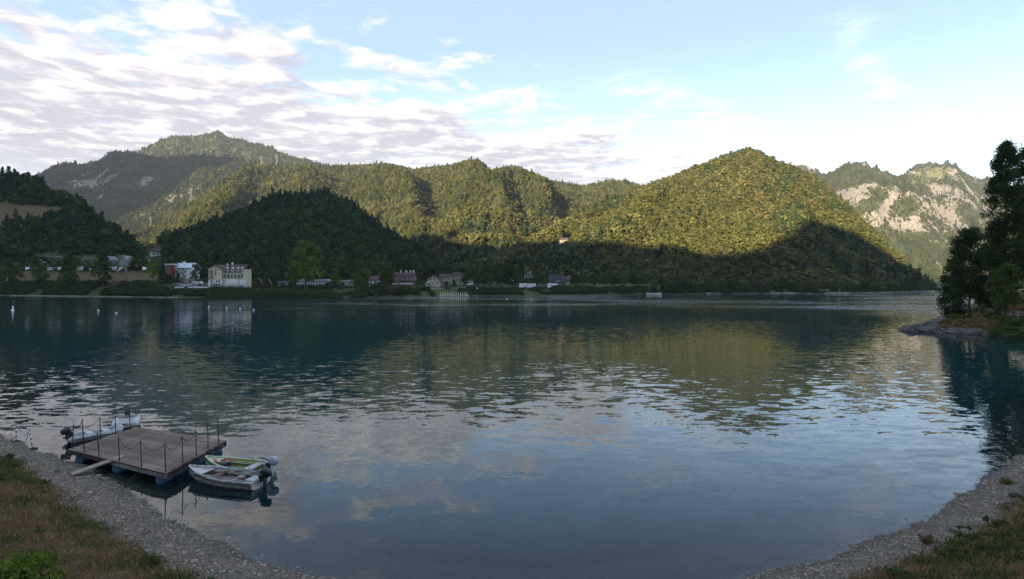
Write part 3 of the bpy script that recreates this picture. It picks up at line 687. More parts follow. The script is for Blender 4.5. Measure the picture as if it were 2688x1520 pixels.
def near_mat():
    m = bpy.data.materials.new('beach_and_turf'); m.use_nodes = True; k = NT(m.node_tree); k.n.clear()
    pos = k.node('ShaderNodeNewGeometry').outputs['Position']
    g = k.node('ShaderNodeAttribute', attribute_name='turf').outputs['Fac']
    wet = k.node('ShaderNodeAttribute', attribute_name='wet').outputs['Fac']
    vo = k.node('ShaderNodeTexVoronoi', {'Vector': pos, 'Scale': 14.0}); peb = k.node('ShaderNodeSeparateColor', {0: vo.outputs['Color']}).outputs[0]
    grav = k.mix(peb, (0.065, 0.048, 0.034, 1), (0.205, 0.16, 0.112, 1))
    grav = k.mix(k.m('MULTIPLY', k.ss(k.noise(pos, 0.8, 5), 0.4, 0.7), 0.5), grav, (0.075, 0.064, 0.05, 1))
    grav = k.mix(k.m('MULTIPLY', wet, 0.6), grav, (0.045, 0.045, 0.04, 1))
    soil = k.mix(k.ss(k.noise(pos, 1.1, 7, 0.65), 0.4, 0.62), (0.14, 0.088, 0.042, 1), (0.09, 0.074, 0.032, 1))
    f = k.ss(k.m('ADD', g, k.m('MULTIPLY', k.m('SUBTRACT', k.noise(pos, 1.6, 5, 0.6), 0.5), 0.9)), 0.4, 0.6)
    b = k.node('ShaderNodeBsdfPrincipled', {'Base Color': k.mix(f, grav, soil), 'Roughness': 0.9, 'Specular IOR Level': 0.2})
    bp = k.node('ShaderNodeBump', {'Height': vo.outputs['Distance'], 'Strength': 0.6, 'Distance': 0.03}); k.l.new(bp.outputs[0], b.inputs['Normal'])
    o = k.node('ShaderNodeOutputMaterial'); k.l.new(b.outputs[0], o.inputs[0]); return m
MNEAR = near_mat()
def turf(x, y): return sstep(near_d(x, y) - bw(x), -.35, .45)
def wetf(x, y): return 1 - sstep(near_d(x, y), 0.0, 0.6)
grid_obj('near_shore', np.concatenate([np.arange(-130, -36, 3.0), np.arange(-36, 36, 0.22), np.arange(36, 131, 3.0)]), np.concatenate([np.arange(-40, 5, 3.0), np.arange(5, 42, 0.22), np.arange(42, 131, 3.0)]), near_z, MNEAR,
         lambda X, Y: poly_sd(NEAR_POLY, X, Y) > -26, {'turf': turf, 'wet': wetf})
MHEAD = ground_mat('headland_turf', [(0.075, 0.066, 0.026), (0.045, 0.055, 0.02), (0.12, 0.08, 0.035)], [('rock', ((0.12, 0.098, 0.08), (0.065, 0.053, 0.045)), 0.9)], 0.12, 0.15)
head_obj = grid_obj('headland', np.arange(56, 200, 0.8), np.arange(48, 240, 0.8), head_z, MHEAD, lambda X, Y: (poly_sd(HEADL, X, Y) > -10),
         {'rock': lambda x, y: 0.9 * (1 - sstep(poly_sd(HEADL, x, y), 3.0, 5.2)) + 0.15})

# ------------------------------------------------------------------ water
def water_mat():
    m = bpy.data.materials.new('lake_water'); m.use_nodes = True; k = NT(m.node_tree); k.n.clear()
    geo = k.node('ShaderNodeNewGeometry'); pos = geo.outputs['Position']; x, y, z = k.sep(pos)
    sh_ = k.node('ShaderNodeAttribute', attribute_name='shallow').outputs['Fac']
    # distance out from the near beach
    r = k.m('SQRT', k.m('ADD', k.m('MULTIPLY', x, x), k.m('MULTIPLY', y, y)))
    patch = k.ss(k.noise(k.xyz(k.m('MULTIPLY', x, 0.010), k.m('MULTIPLY', y, 0.022), 0.0), 1.0, 4, 0.6), 0.42, 0.62)
    wavy = k.ss(r, 20.0, 46.0)                                   # swell grows away from the beach
    a1 = k.m('ADD', 0.030, k.m('MULTIPLY', wavy, 0.066))
    patch2 = k.ss(k.noise(k.xyz(k.m('MULTIPLY', x, 0.020), k.m('MULTIPLY', y, 0.03), 5.0), 1.0, 3, 0.6), 0.35, 0.65)
    a1 = k.m('MULTIPLY', a1, k.m('ADD', 0.35, k.m('MULTIPLY', patch2, 0.75)))
    a1 = k.m('MULTIPLY', a1, k.m('SUBTRACT', 1.0, k.m('MULTIPLY', k.ss(r, 75.0, 160.0), 0.45)))
    far = k.ss(r, 150.0, 230.0)
    a2 = k.m('ADD', k.m('ADD', 0.014, k.m('MULTIPLY', wavy, 0.014)), k.m('MULTIPLY', k.m('MULTIPLY', far, k.m('ADD', 0.30, k.m('MULTIPLY', patch, 0.70))), k.m('ADD', 0.18, k.m('MULTIPLY', k.ss(x, -150.0, -20.0), 0.46))))
    n1 = k.node('ShaderNodeVectorMath', {0: k.noise(k.xyz(k.m('MULTIPLY', x, 0.55), k.m('MULTIPLY', y, 1.25), 0.0), 1.3, 3, 0.5, 0.4, col=True), 1: (0.5, 0.5, 0.5)}, operation='SUBTRACT').outputs[0]
    n2 = k.node('ShaderNodeVectorMath', {0: k.noise(k.xyz(k.m('MULTIPLY', x, 0.8), k.m('MULTIPLY', y, 1.6), 9.0), 3.2, 2, 0.5, 0.3, col=True), 1: (0.5, 0.5, 0.5)}, operation='SUBTRACT').outputs[0]
    v1 = k.node('ShaderNodeVectorMath', {0: n1}, operation='SCALE'); k.put(v1.inputs['Scale'], k.m('MULTIPLY', a1, 2.0))
    v2 = k.node('ShaderNodeVectorMath', {0: n2}, operation='SCALE'); k.put(v2.inputs['Scale'], k.m('MULTIPLY', a2, 2.0))
    sm = k.node('ShaderNodeVectorMath', {0: v1.outputs[0], 1: v2.outputs[0]}, operation='ADD').outputs[0]
    sm = k.node('ShaderNodeVectorMath', {0: sm, 1: (0.45, 1, 0)}, operation='MULTIPLY').outputs[0]
    nv = k.node('ShaderNodeVectorMath', {0: sm, 1: (0, 0, 1)}, operation='ADD').outputs[0]
    nrm = k.node('ShaderNodeVectorMath', {0: nv}, operation='NORMALIZE').outputs[0]
    fr = k.node('ShaderNodeFresnel', {'IOR': 1.333, 'Normal': nrm}).outputs[0]
    deep = k.node('ShaderNodeBsdfDiffuse', {'Color': (0.006, 0.036, 0.042, 1)})
    tr = k.node('ShaderNodeBsdfTransparent', {'Color': (0.62, 0.72, 0.70, 1)})
    body = k.node('ShaderNodeMixShader', {0: sh_, 1: deep.outputs[0], 2: tr.outputs[0]})
    gl = k.node('ShaderNodeBsdfGlossy', {'Color': (0.97, 0.97, 0.97, 1), 'Roughness': 0.015, 'Normal': nrm})
    mx = k.node('ShaderNodeMixShader', {0: fr, 1: body.outputs[0], 2: gl.outputs[0]})
    o = k.node('ShaderNodeOutputMaterial'); k.l.new(mx.outputs[0], o.inputs[0]); return m
MWATER = water_mat()
def shallow(x, y):
    dn = -near_z(x, y); dh = -head_z(x, y); dep = np.clip(np.minimum(dn, np.where(x > 40, dh, 99)), 0, 50)
    return np.exp(-dep / 1.2)
grid_obj('lake', np.concatenate([np.linspace(-2600, -140, 12), np.arange(-130, -37, 6.0), np.arange(-37, 37, 0.5), np.arange(37, 140, 3.0), np.linspace(150, 2600, 14)]), np.concatenate([np.arange(-60, 8, 6.0), np.arange(8, 42, 0.5), np.arange(42, 140, 3.0), np.linspace(150, 1500, 20)]), lambda X, Y: X * 0, MWATER, None, {'shallow': shallow})
# lake floor reaching under every shore
bed = MB().b2(-4200, 4200, -1800, 6000, -14, -12).build('ground', MG); tag(bed, kind='structure')
# ------------------------------------------------------------------ individual trees
TR = np.random.default_rng(42)
def trunk_mesh(name, h, r, crown_lo, nlimb, reach, rng):
    b = MB(); b.tube([(0, 0, -0.6), (0, 0, 0.2), (rng.normal(0, .15), rng.normal(0, .15), h * .4), (rng.normal(0, .3), rng.normal(0, .3), h * .88)], [r * 1.35, r, r * .7, r * .15], 7)
    for i in range(nlimb):
        z = h * (crown_lo + (0.8 - crown_lo) * (i + .5) / nlimb); q = rng.uniform(0, 6.28); L = reach * (1 - .55 * (i / nlimb)) * rng.uniform(.7, 1)
        b.tube([(0, 0, z), (math.cos(q) * L * .5, math.sin(q) * L * .5, z + L * .35), (math.cos(q) * L, math.sin(q) * L, z + L * .6)], [r * .45, r * .28, r * .08], 5)
    return b.mesh(name)
def make_tree_meshes(kind, rng):
    """unit trees of about 10 m height"""
    if kind == 'round': p, n = crown_points(rng, 10, 3.9, 26, 62, 0.2, 'round'); ls = .55; t = trunk_mesh('trunk', 10, .26, .25, 7, 2.8, rng)
    elif kind == 'spread': p, n = crown_points(rng, 10, 4.3, 26, 62, 0.25, 'spread'); ls = .55; t = trunk_mesh('trunk', 10, .3, .25, 7, 3.2, rng)
    elif kind == 'column': p, n = crown_points(rng, 10, 1.5, 30, 46, 0.08, 'column'); ls = .36; t = trunk_mesh('trunk', 10, .16, .2, 8, .9, rng)
    elif kind == 'conifer': p, n = conifer_points(rng, 10, 2.1, 20, 60); ls = .5; t = trunk_mesh('trunk', 10, .18, .15, 4, 1.0, rng)
    elif kind == 'bush': p, n = crown_points(rng, 10, 6.5, 24, 60, 0.0, 'spread'); ls = .8; t = trunk_mesh('trunk', 8, .3, .1, 6, 4, rng)
    v, f = leaf_quads(p, ls, rng, n, .45)
    return t, npmesh('crown', v, f)
TREES = {k: [make_tree_meshes(k, TR) for _ in range(3 if k in ('round', 'spread') else 2)] for k in ('round', 'spread', 'column', 'conifer', 'bush')}
_crown = {}
def tree(name, label, kind, leaf, loc, h, w=None, group=None, var=0, rz=0.0):
    t, c = TREES[kind][var % len(TREES[kind])]; key = (kind, var % len(TREES[kind]), leaf)
    if key not in _crown:
        cc = c.copy(); cc.name = 'crown'; cc.materials.clear(); cc.materials.append(M[leaf]); _crown[key] = cc
    if not len(t.materials): t.materials.append(M['bark'])
    o = thing(name, label, 'bush' if kind == 'bush' else 'tree', loc, rz, group)
    s = h / 10.0; sw = s if w is None else w / {'round': 7.8, 'spread': 8.6, 'column': 3.2, 'conifer': 4.2, 'bush': 13.0}[kind]
    o.scale = (sw, sw, s)
    link('trunk', t, None, o); link('crown', _crown[key], None, o)
    return o
def shore_tree(px, pyb, pyt, wpx, kind, leaf, label, group=None, name=None, yfrom=None):
    g = hit(px, pyb, yfrom); s = g.y / FPX
    nm = name or {'round': 'broadleaf_tree', 'spread': 'broadleaf_tree', 'column': 'columnar_tree', 'conifer': 'conifer_tree', 'bush': 'bush'}[kind]
    shore_tree.n += 1
    return tree(nm, label, kind, leaf, (g.x, g.y, g.z - .1), (pyb - pyt) * s, wpx * s, group, shore_tree.n, shore_tree.n * 1.7)
shore_tree.n = 0
T = shore_tree
ORD = ['first', 'second', 'third', 'fourth', 'fifth', 'sixth', 'seventh', 'eighth', 'ninth', 'tenth', 'eleventh', 'twelfth', 'thirteenth', 'fourteenth', 'fifteenth', 'sixteenth', 'seventeenth', 'eighteenth', 'nineteenth', 'twentieth', 'twenty-first', 'twenty-second', 'twenty-third', 'twenty-fourth']
# campsite terrace and bank on the left
G1 = 'trees on the bank below the campsite'
T(12, 748, 697, 44, 'round', 'leaf_tree', 'leafy bank tree farthest from the brown campsite lawn', G1)
T(40, 752, 692, 40, 'spread', 'leaf_tree', 'leafy bank tree standing lowest near the water by the campsite', G1)
T(106, 750, 690, 44, 'round', 'leaf_tree', 'leafy bank tree at the edge of the brown campsite lawn', G1)
T(180, 752, 655, 52, 'conifer', 'leaf_tree', 'tall dark tree on the bank in front of the long stone campsite house', None, 'broadleaf_tree')
T(270, 756, 672, 56, 'round', 'leaf_poplar', 'broad dark tree on the bank between the two brown campsite lawns')
G2 = 'campsite terrace trees'
for i, (px, pb, pt, w) in enumerate(((-8, 714, 676, 30), (22, 712, 676, 30), (62, 712, 678, 26), (84, 712, 674, 28), (104, 712, 672, 26), (128, 712, 676, 24), (150, 712, 674, 26), (168, 712, 668, 28), (206, 712, 676, 26), (228, 712, 682, 24), (246, 712, 680, 26), (284, 712, 684, 26), (352, 712, 676, 30), (372, 712, 668, 30))):
    T(px, pb, pt, w, 'round' if px % 4 else 'spread', 'leaf_shrub' if px % 3 else 'leaf_tree', 'small dark terrace tree, %s counted from the bright green round tree' % ORD[13 - i], G2)
T(402, 738, 680, 34, 'round', 'leaf_bright', 'bright green round tree between the campsite and the red wing')
T(428, 748, 690, 30, 'conifer', 'leaf_con', 'slender conifer just beside the bright green round tree')
T(447, 752, 716, 26, 'round', 'leaf_poplar', 'dark round tree in front of the red wing')
T(466, 742, 712, 12, 'conifer', 'leaf_shrub', 'small slim tree in front of the red and white apartment house')
T(512, 746, 692, 30, 'round', 'leaf_tree', 'full green tree at the right corner of the white apartment house')
T(535, 740, 700, 24, 'conifer', 'leaf_con', 'conifer between the white apartment house and the yellow hotel')
# middle shore
T(802, 764, 628, 92, 'round', 'leaf_bright', 'very large bright green tree on the lawn before the glass pavilion', None, 'broadleaf_tree')
T(770, 760, 700, 34, 'spread', 'leaf_tree', 'small green tree close beside the very large bright green tree')
T(716, 752, 662, 50, 'conifer', 'leaf_con', 'tall conifer behind the grey shed')
T(742, 758, 742, 16, 'bush', 'leaf_shrub', 'low bush at the corner of the grey shed')
T(882, 758, 714, 36, 'round', 'leaf_yellow', 'yellowing tree in front of the dark green pavilion')
T(946, 760, 698, 50, 'round', 'leaf_tree', 'round dense tree beside the white house with the low brown roof')
T(1004, 752, 722, 26, 'conifer', 'leaf_tree', 'slim tree between the white house and the dark red house')
T(1024, 752, 700, 36, 'round', 'leaf_tree', 'leafy tree hiding the left end of the dark red house')
G3 = 'willow bushes at the water edge'
for i, (px, pb, pt, w) in enumerate(((946, 774, 752, 44), (972, 775, 744, 52), (1004, 775, 742, 54), (1030, 773, 748, 44), (1052, 772, 756, 30))):
    T(px, pb, pt, w, 'bush', 'leaf_shrub', 'dense dark bush at the water edge, %s counted from the bar' % ORD[4 - i], G3)
G4 = 'trees behind the village houses'
for i, (px, pb, pt, w, kd, lf) in enumerate(((1062, 738, 692, 34, 'round', 'leaf_shrub'), (1096, 740, 684, 38, 'round', 'leaf_tree'), (1118, 736, 690, 34, 'spread', 'leaf_shrub'), (1150, 730, 688, 36, 'round', 'leaf_tree'), (1178, 728, 686, 34, 'round', 'leaf_shrub'), (1206, 728, 690, 32, 'spread', 'leaf_tree'))):
    T(px, pb, pt, w, kd, lf, 'broad tree behind the village roofs, %s from the dark red house' % ORD[i], G4)
G5 = 'trees between the village and the white house'
for i, (px, pb, pt, w, kd, lf) in enumerate(((1234, 746, 688, 34, 'round', 'leaf_tree'), (1256, 750, 684, 38, 'spread', 'leaf_tree'), (1284, 750, 680, 40, 'round', 'leaf_shrub'), (1308, 748, 690, 38, 'round', 'leaf_tree'), (1336, 748, 696, 40, 'spread', 'leaf_shrub'), (1358, 748, 706, 30, 'round', 'leaf_tree'))):
    T(px, pb, pt, w, kd, lf, 'full green grove tree, %s from the tall beige house' % ORD[i], G5)
T(1108, 754, 728, 22, 'round', 'leaf_shrub', 'small round tree between the bar and the low beige house')
T(1094, 755, 736, 18, 'spread', 'leaf_tree', 'little tree at the corner of the bar')
T(1172, 755, 737, 20, 'round', 'leaf_tree', 'little tree in front of the pink house')
T(1192, 755, 732, 18, 'conifer', 'leaf_shrub', 'small pointed tree in front of the tall beige house')
T(1222, 752, 722, 24, 'round', 'leaf_shrub', 'round tree touching the corner of the tall beige house')
T(1040, 756, 738, 16, 'round', 'leaf_shrub', 'small tree between the kiosk and the dark red house')
T(1408, 750, 698, 22, 'column', 'leaf_con', 'dark narrow cypress beside the white three-storey house', None, 'cypress_tree')
T(1428, 750, 722, 24, 'round', 'leaf_tree', 'small round tree between the cypress and the black roof')
G6 = 'row of lakeside park trees'
for i, px in enumerate((1508, 1534, 1560, 1588, 1616, 1640, 1664, 1690)):
    T(px, 754, 720 - (i * 7) % 9, 32, 'spread' if i % 2 else 'round', 'leaf_tree' if i % 3 else 'leaf_shrub', 'low spreading park tree, %s from the small pale house' % ORD[i], G6)
T(1655, 740, 690, 9, 'column', 'leaf_shrub', 'thin pale tree standing behind the lakeside park row')
G7 = 'shore trees under the pointed hill'
for i, px in enumerate((1716, 1744, 1768, 1796, 1822, 1850, 1884, 1918, 1950, 1986, 2020, 2056, 2092, 2130, 2166, 2200, 2236, 2270, 2304, 2340, 2372, 2402, 2430)):
    yb = 741 + (CZ - 1.2) * FPX / (float(shoreY(px)) + 5)
    T(px, yb, yb - 34 + (i * 11) % 15 - (4 if i < 5 else 0), 36 - (i * 5) % 8, ('round', 'spread', 'bush')[i % 3] if i % 3 != 2 else 'round', 'leaf_shrub' if i % 2 else 'leaf_tree', 'tree overhanging the shaded shore, %s beyond the park row' % ORD[i], G7)

# bank scrub, reeds
def scatter_bank(name, n, pxr, dr, coll, label, cat, sc, seed, squash=1.0):
    r = np.random.default_rng(seed); px = r.uniform(pxr[0], pxr[1], n); d = r.uniform(dr[0], dr[1], n); Y = shoreY(px) + d
    z = bankZ(px, Y); v = np.stack([(px - CX) / FPX * Y, Y, z - 0.05], 1)
    nn = fbm(v[:, 0] / 12, v[:, 1] / 12, 3, seed); ok = nn > 0.36; v = v[ok]; m = len(v)
    s = r.uniform(sc[0], sc[1], m) * (.5 + nn[ok]); S = np.stack([s, s, s * squash * r.uniform(.7, 1.3, m)], 1)
    instancer(name, v, r.integers(0, len(coll.objects), m), S, r.uniform(0, 6.28, m), coll, label, cat)
CSC = new_coll('scrubs')
for i in range(3):
    p, n = crown_points(TR, 1.6, 1.3, 8, 22, 0, 'spread'); v, f = leaf_quads(p, .34, TR, n, .5); proto('scrub%d' % i, v, f, M['leaf_shrub'], CSC)
CRE = new_coll('reeds')
for i in range(3):
    V = []; F = []
    for j in range(26):
        x, y = TR.normal(0, .45, 2); h = TR.uniform(1.3, 2.5); q = TR.uniform(0, 6.28); wd = .035; lx, ly = TR.normal(0, .22, 2)
        b = len(V); V += [(x - math.cos(q) * wd, y - math.sin(q) * wd, -.2), (x + math.cos(q) * wd, y + math.sin(q) * wd, -.2), (x + lx * .4 + math.cos(q) * wd * .8, y + ly * .4 + math.sin(q) * wd * .8, h * .6), (x + lx * .4 - math.cos(q) * wd * .8, y + ly * .4 - math.sin(q) * wd * .8, h * .6)]
        V += [(x + lx, y + ly, h), (x + lx + .02, y + ly, h)]; F += [(b, b + 1, b + 2, b + 3), (b + 3, b + 2, b + 5, b + 4)]
    proto('reed%d' % i, np.array(V), np.array(F), M['reed'], CRE)
scatter_bank('bank_scrub', 5200, (-60, 440), (3.0, 15.0), CSC, 'low green scrub covering the bank below the campsite', 'scrub', (.7, 1.5), 61)
scatter_bank('hedge', 900, (-60, 415), (45.5, 47.5), CSC, 'dark clipped hedge along the edge of the campsite terrace', 'hedge', (.6, 1.0), 68)
scatter_bank('bank_scrub', 900, (430, 600), (3.5, 9.0), CSC, 'low scrub along the bank below the hotel car park', 'scrub', (.5, 1.0), 62)
scatter_bank('bank_scrub', 3400, (1035, 1720), (1.5, 13.5), CSC, 'low green scrub on the bank below the village road', 'scrub', (.5, 1.25), 63)
scatter_bank('bank_scrub', 900, (560, 1040), (22, 80), CSC, 'scattered shrubs on the lawns behind the reeds', 'scrub', (.5, 1.1), 65)
scatter_bank('bank_scrub', 2600, (1700, 2470), (1.0, 9.0), CSC, 'low shrubs along the shaded shore of the pointed hill', 'scrub', (.7, 1.5), 66)
scatter_bank('bank_scrub', 1500, (420, 1700), (46, 100), CSC, 'undergrowth at the foot of the wooded slopes', 'scrub', (.9, 1.9), 67)
scatter_bank('reed_bed', 6500, (545, 960), (-2.5, 9.0), CRE, 'tall green reeds lining the shore before the hotel and huts', 'reeds', (.8, 1.25), 64)

# ------------------------------------------------------------------ houses
WIN = {}
def window(parent, x, z, w, h, dark='glass', fr='frame', y=0.0):
    key = (round(w, 2), round(h, 2), dark, fr)
    if key not in WIN:
        f = MB(); t = min(.1, w * .12)
        f.b2(-w / 2 - t, -w / 2 + t, -.07, .03, -h / 2 - t, h / 2 + t); f.b2(w / 2 - t, w / 2 + t, -.07, .03, -h / 2 - t, h / 2 + t)
        f.b2(-w / 2 + t, w / 2 - t, -.07, .03, h / 2 - t, h / 2 + t); f.b2(-w / 2 + t, w / 2 - t, -.09, .03, -h / 2 - t, -h / 2 + t); f.b2(-.03, .03, -.06, .03, -h / 2 + t, h / 2 - t)
        fm = f.mesh('window'); fm.materials.append(M[fr]); pm = MB().b2(-w / 2 + t, w / 2 - t, -.03, .02, -h / 2 + t, h / 2 - t).mesh('pane'); pm.materials.append(M[dark])
        WIN[key] = (fm, pm)
    fm, pm = WIN[key]
    o = link('window', fm, None, parent); o.location = (x, y, z); link('pane', pm, None, o)
def balcony(parent, x0, x1, z, mt='wood', depth=1.2, y=0.0, posts=True):
    b = MB().b2(x0, x1, y - depth, y + .02, z - .16, z).build('balcony', M['concrete'], parent)
    r = MB(); r.b2(x0, x1, y - depth, y - depth + .06, z + .88, z + .98); r.b2(x0, x0 + .06, y - depth + .06, y, z + .88, z + .98); r.b2(x1 - .06, x1, y - depth + .06, y, z + .88, z + .98)
    n = max(3, int((x1 - x0) / .32))
    for i in range(n + 1): xx = x0 + .03 + (x1 - x0 - .06) * i / n; r.b2(xx - .06, xx + .06, y - depth + .01, y - depth + .05, z, z + .88)
    r.build('railing', M[mt], b)
def roof(parent, kind, x0, x1, y0, y1, z, rh, mt, ov=.7, th=.28):
    b = MB()
    if kind == 'side':
        ym = (y0 + y1) / 2; s = rh / (ym - y0); e = ov * s
        for sg, (ya, yb) in ((1, (y0 - ov, ym)), (-1, (y1 + ov, ym))):
            b.add([(x0 - ov, ya, z - e), (x1 + ov, ya, z - e), (x1 + ov, yb, z + rh), (x0 - ov, yb, z + rh), (x0 - ov, ya, z - e + th), (x1 + ov, ya, z - e + th), (x1 + ov, yb, z + rh + th), (x0 - ov, yb, z + rh + th)], [(0, 1, 2, 3), (7, 6, 5, 4), (0, 4, 5, 1), (1, 5, 6, 2), (2, 6, 7, 3), (3, 7, 4, 0)])
    elif kind == 'front':
        xm = (x0 + x1) / 2; s = rh / (xm - x0); e = ov * s
        for xa in (x0 - ov, x1 + ov):
            b.add([(xa, y0 - ov, z - e), (xa, y1 + ov, z - e), (xm, y1 + ov, z + rh), (xm, y0 - ov, z + rh), (xa, y0 - ov, z - e + th), (xa, y1 + ov, z - e + th), (xm, y1 + ov, z + rh + th), (xm, y0 - ov, z + rh + th)], [(0, 1, 2, 3), (7, 6, 5, 4), (0, 4, 5, 1), (1, 5, 6, 2), (2, 6, 7, 3), (3, 7, 4, 0)])
    elif kind == 'hip':
        ym = (y0 + y1) / 2; k = min((x1 - x0) / 2.2, (y1 - y0) / 2)
        b.add([(x0 - ov, y0 - ov, z), (x1 + ov, y0 - ov, z), (x1 + ov, y1 + ov, z), (x0 - ov, y1 + ov, z), (x0 + k, ym, z + rh), (x1 - k, ym, z + rh), (x0 - ov, y0 - ov, z - th), (x1 + ov, y0 - ov, z - th), (x1 + ov, y1 + ov, z - th), (x0 - ov, y1 + ov, z - th)],
              [(0, 1, 5, 4), (1, 2, 5), (2, 3, 4, 5), (3, 0, 4), (0, 6, 7, 1), (1, 7, 8, 2), (2, 8, 9, 3), (3, 9, 6, 0), (6, 9, 8, 7)])
    else:
        b.b2(x0 - ov, x1 + ov, y0 - ov, y1 + ov, z, z + max(rh, .35))
    return b.build('roof', M[mt], parent)
def chimney(rf, x, y, z, h=1.4):
    b = MB().b2(x - .35, x + .35, y - .35, y + .35, z - .8, z + h); b.b2(x - .45, x + .45, y - .45, y + .45, z + h, z + h + .15); b.build('chimney', M['white'], rf)

class House:
    """a house given by the columns and rows it spans; its size follows from where it stands"""
    def __init__(s, name, label, cat, px0, px1, pyb, pye, depth, wall, group=None, rz=0.0, yfrom=None, sink=2.0, gable=0, hills=HILLS):
        s.c = (px0 + px1) / 2; g = hit(s.c, pyb, yfrom, hills); s.s = g.y / FPX; s.pyb = pyb; s.g = g
        s.o = thing(name, label, cat, g, rz, group); s.w = (px1 - px0) * s.s; s.h = (pyb - pye) * s.s; s.d = depth
        b = MB()
        if gable: b.prism([(-s.w / 2, -sink), (s.w / 2, -sink), (s.w / 2, s.h), (0, s.h + gable * s.s), (-s.w / 2, s.h)], 0, depth)
        else: b.b2(-s.w / 2, s.w / 2, 0, depth, -sink, s.h)
        s.wall = b.build('wall', M[wall], s.o)
    def X(s, px): return (px - s.c) * s.s
    def Z(s, py): return (s.pyb - py) * s.s
    def win(s, wins, w, h, dark='glass', fr='frame', y=0.0):
        for px, py in wins: window(s.o, s.X(px), s.Z(py), w, h, dark, fr, y)
    def roof(s, kind, rpx, mt, ov=.7, x0=None, x1=None): s.r = roof(s.o, kind, -s.w / 2 if x0 is None else x0, s.w / 2 if x1 is None else x1, 0, s.d, s.h, rpx * s.s, mt, ov); return s.r
    def bal(s, px0, px1, py, mt='wood', dep=1.2): balcony(s.o, s.X(px0), s.X(px1), s.Z(py), mt, dep)
    def chim(s, px, dz=.6, y=None): chimney(s.r, s.X(px), s.d * .5 if y is None else y, s.h + dz)
    def box(s, name, px0, px1, py0, py1, y0, y1, mt, parent=None): return MB().b2(s.X(px0), s.X(px1), y0, y1, s.Z(py1), s.Z(py0)).build(name, M[mt], parent or s.o)

# yellow lakeside hotel
h = House('hotel', 'pale yellow lakeside hotel with white base, gabled end and glazed veranda', 'hotel', 547, 582, 757, 705, 12, 'cream', gable=9, sink=2.5)
h.box('base_storey', 546.6, 582.4, 734, 757, -.06, 6, 'white'); h.roof('front', 9.5, 'tile', .9)
h.win([(555, 712), (555, 725), (556, 739), (569, 738), (576, 737), (556, 751), (563, 751), (570, 751)], .9, 1.5, y=-.06); window(h.o, h.X(566), h.Z(715), .7, 3.6)
for z in (717, 731): h.bal(549, 561, z)
h.bal(552, 578, 745, 'frame', 1.0)
wx0, wx1 = h.X(582), h.X(638)
h.box('wing_wall', 582.5, 637.5, 706, 760, 1.2, 11, 'cream'); rf = roof(h.o, 'side', wx0, wx1, 1.2, 11, h.Z(706), 11 * h.s, 'tile', .6); chimney(rf, h.X(586), 5, h.Z(698)); chimney(rf, h.X(597), 6, h.Z(697), 2)
for i, px in enumerate((594, 608, 622, 633)):
    dm = MB().prism([(h.X(px) - .9, h.Z(711)), (h.X(px) + .9, h.Z(711)), (h.X(px) + .9, h.Z(706)), (h.X(px), h.Z(701)), (h.X(px) - .9, h.Z(706))], .85, 4).build('dormer', M['white'], h.o); window(dm, h.X(px), h.Z(707.5), .7, 1.1, y=.82)
h.win([(589, 712), (601, 712), (615, 712), (628, 712), (588, 724), (597, 724), (606, 724), (615, 724), (625, 724), (633, 724)], 1.1, 1.7, y=1.18)
for z in (717, 730): h.bal(584, 612, z, 'wood', .1); h.bal(614, 637, z, 'wood', .1)
ver = h.box('veranda', 584, 646, 746, 759, -2.5, 1.2, 'white')
for i in range(9): window(h.o, h.X(587.5 + i * 6.9), h.Z(752.5), 1.35, 2.2, 'palegl', 'white', -2.52)
aw = h.box('awning', 597, 629, 733, 745, -1.8, -1.5, 'white'); h.box('side_block', 631, 643, 734, 745, -1.0, 1.15, 'white'); h.box('terrace_slab', 584, 647, 745, 746, -2.7, 1.2, 'concrete')
# red and white apartment house
h = House('apartment_house', 'white apartment house with pale metal roof and red wing', 'apartment house', 460, 500, 742, 702, 11, 'white'); h.roof('side', 11, 'metalroof', 1.0); h.chim(468, 2.4); h.chim(473, 2.6)
h.win([(471, 708), (480, 708), (471, 722), (481, 722), (464, 712), (487, 712), (487, 724), (466, 736), (474, 736), (492, 736)], 1.0, 1.7); h.bal(462, 487, 715, 'redwall'); h.bal(462, 487, 729, 'redwall')
h.box('wing', 432, 459, 697, 744, -.8, 8, 'redwall'); h.box('wing_roof', 428, 463, 692.5, 697, -1.9, 9, 'metalroof'); h.box('ground_storey', 456, 501, 731, 742.5, -.05, 4, 'pink')
for px, py in ((437, 703), (446, 703), (446, 714), (438, 714), (440, 726), (450, 726)): window(h.o, h.X(px), h.Z(py), 1.2, 1.5, y=-.82)
# white house above the trees
h = House('hillside_house', 'white house with low brown roof among trees above the campsite', 'house', 393, 427, 672, 659, 9, 'white', hills=[HA, HB]); h.roof('hip', 11, 'tile', 1.2); h.win([(404, 666), (414, 666), (423, 666)], 1.6, 2.2); h.chim(408, 1.5); h.chim(419, 1.2)
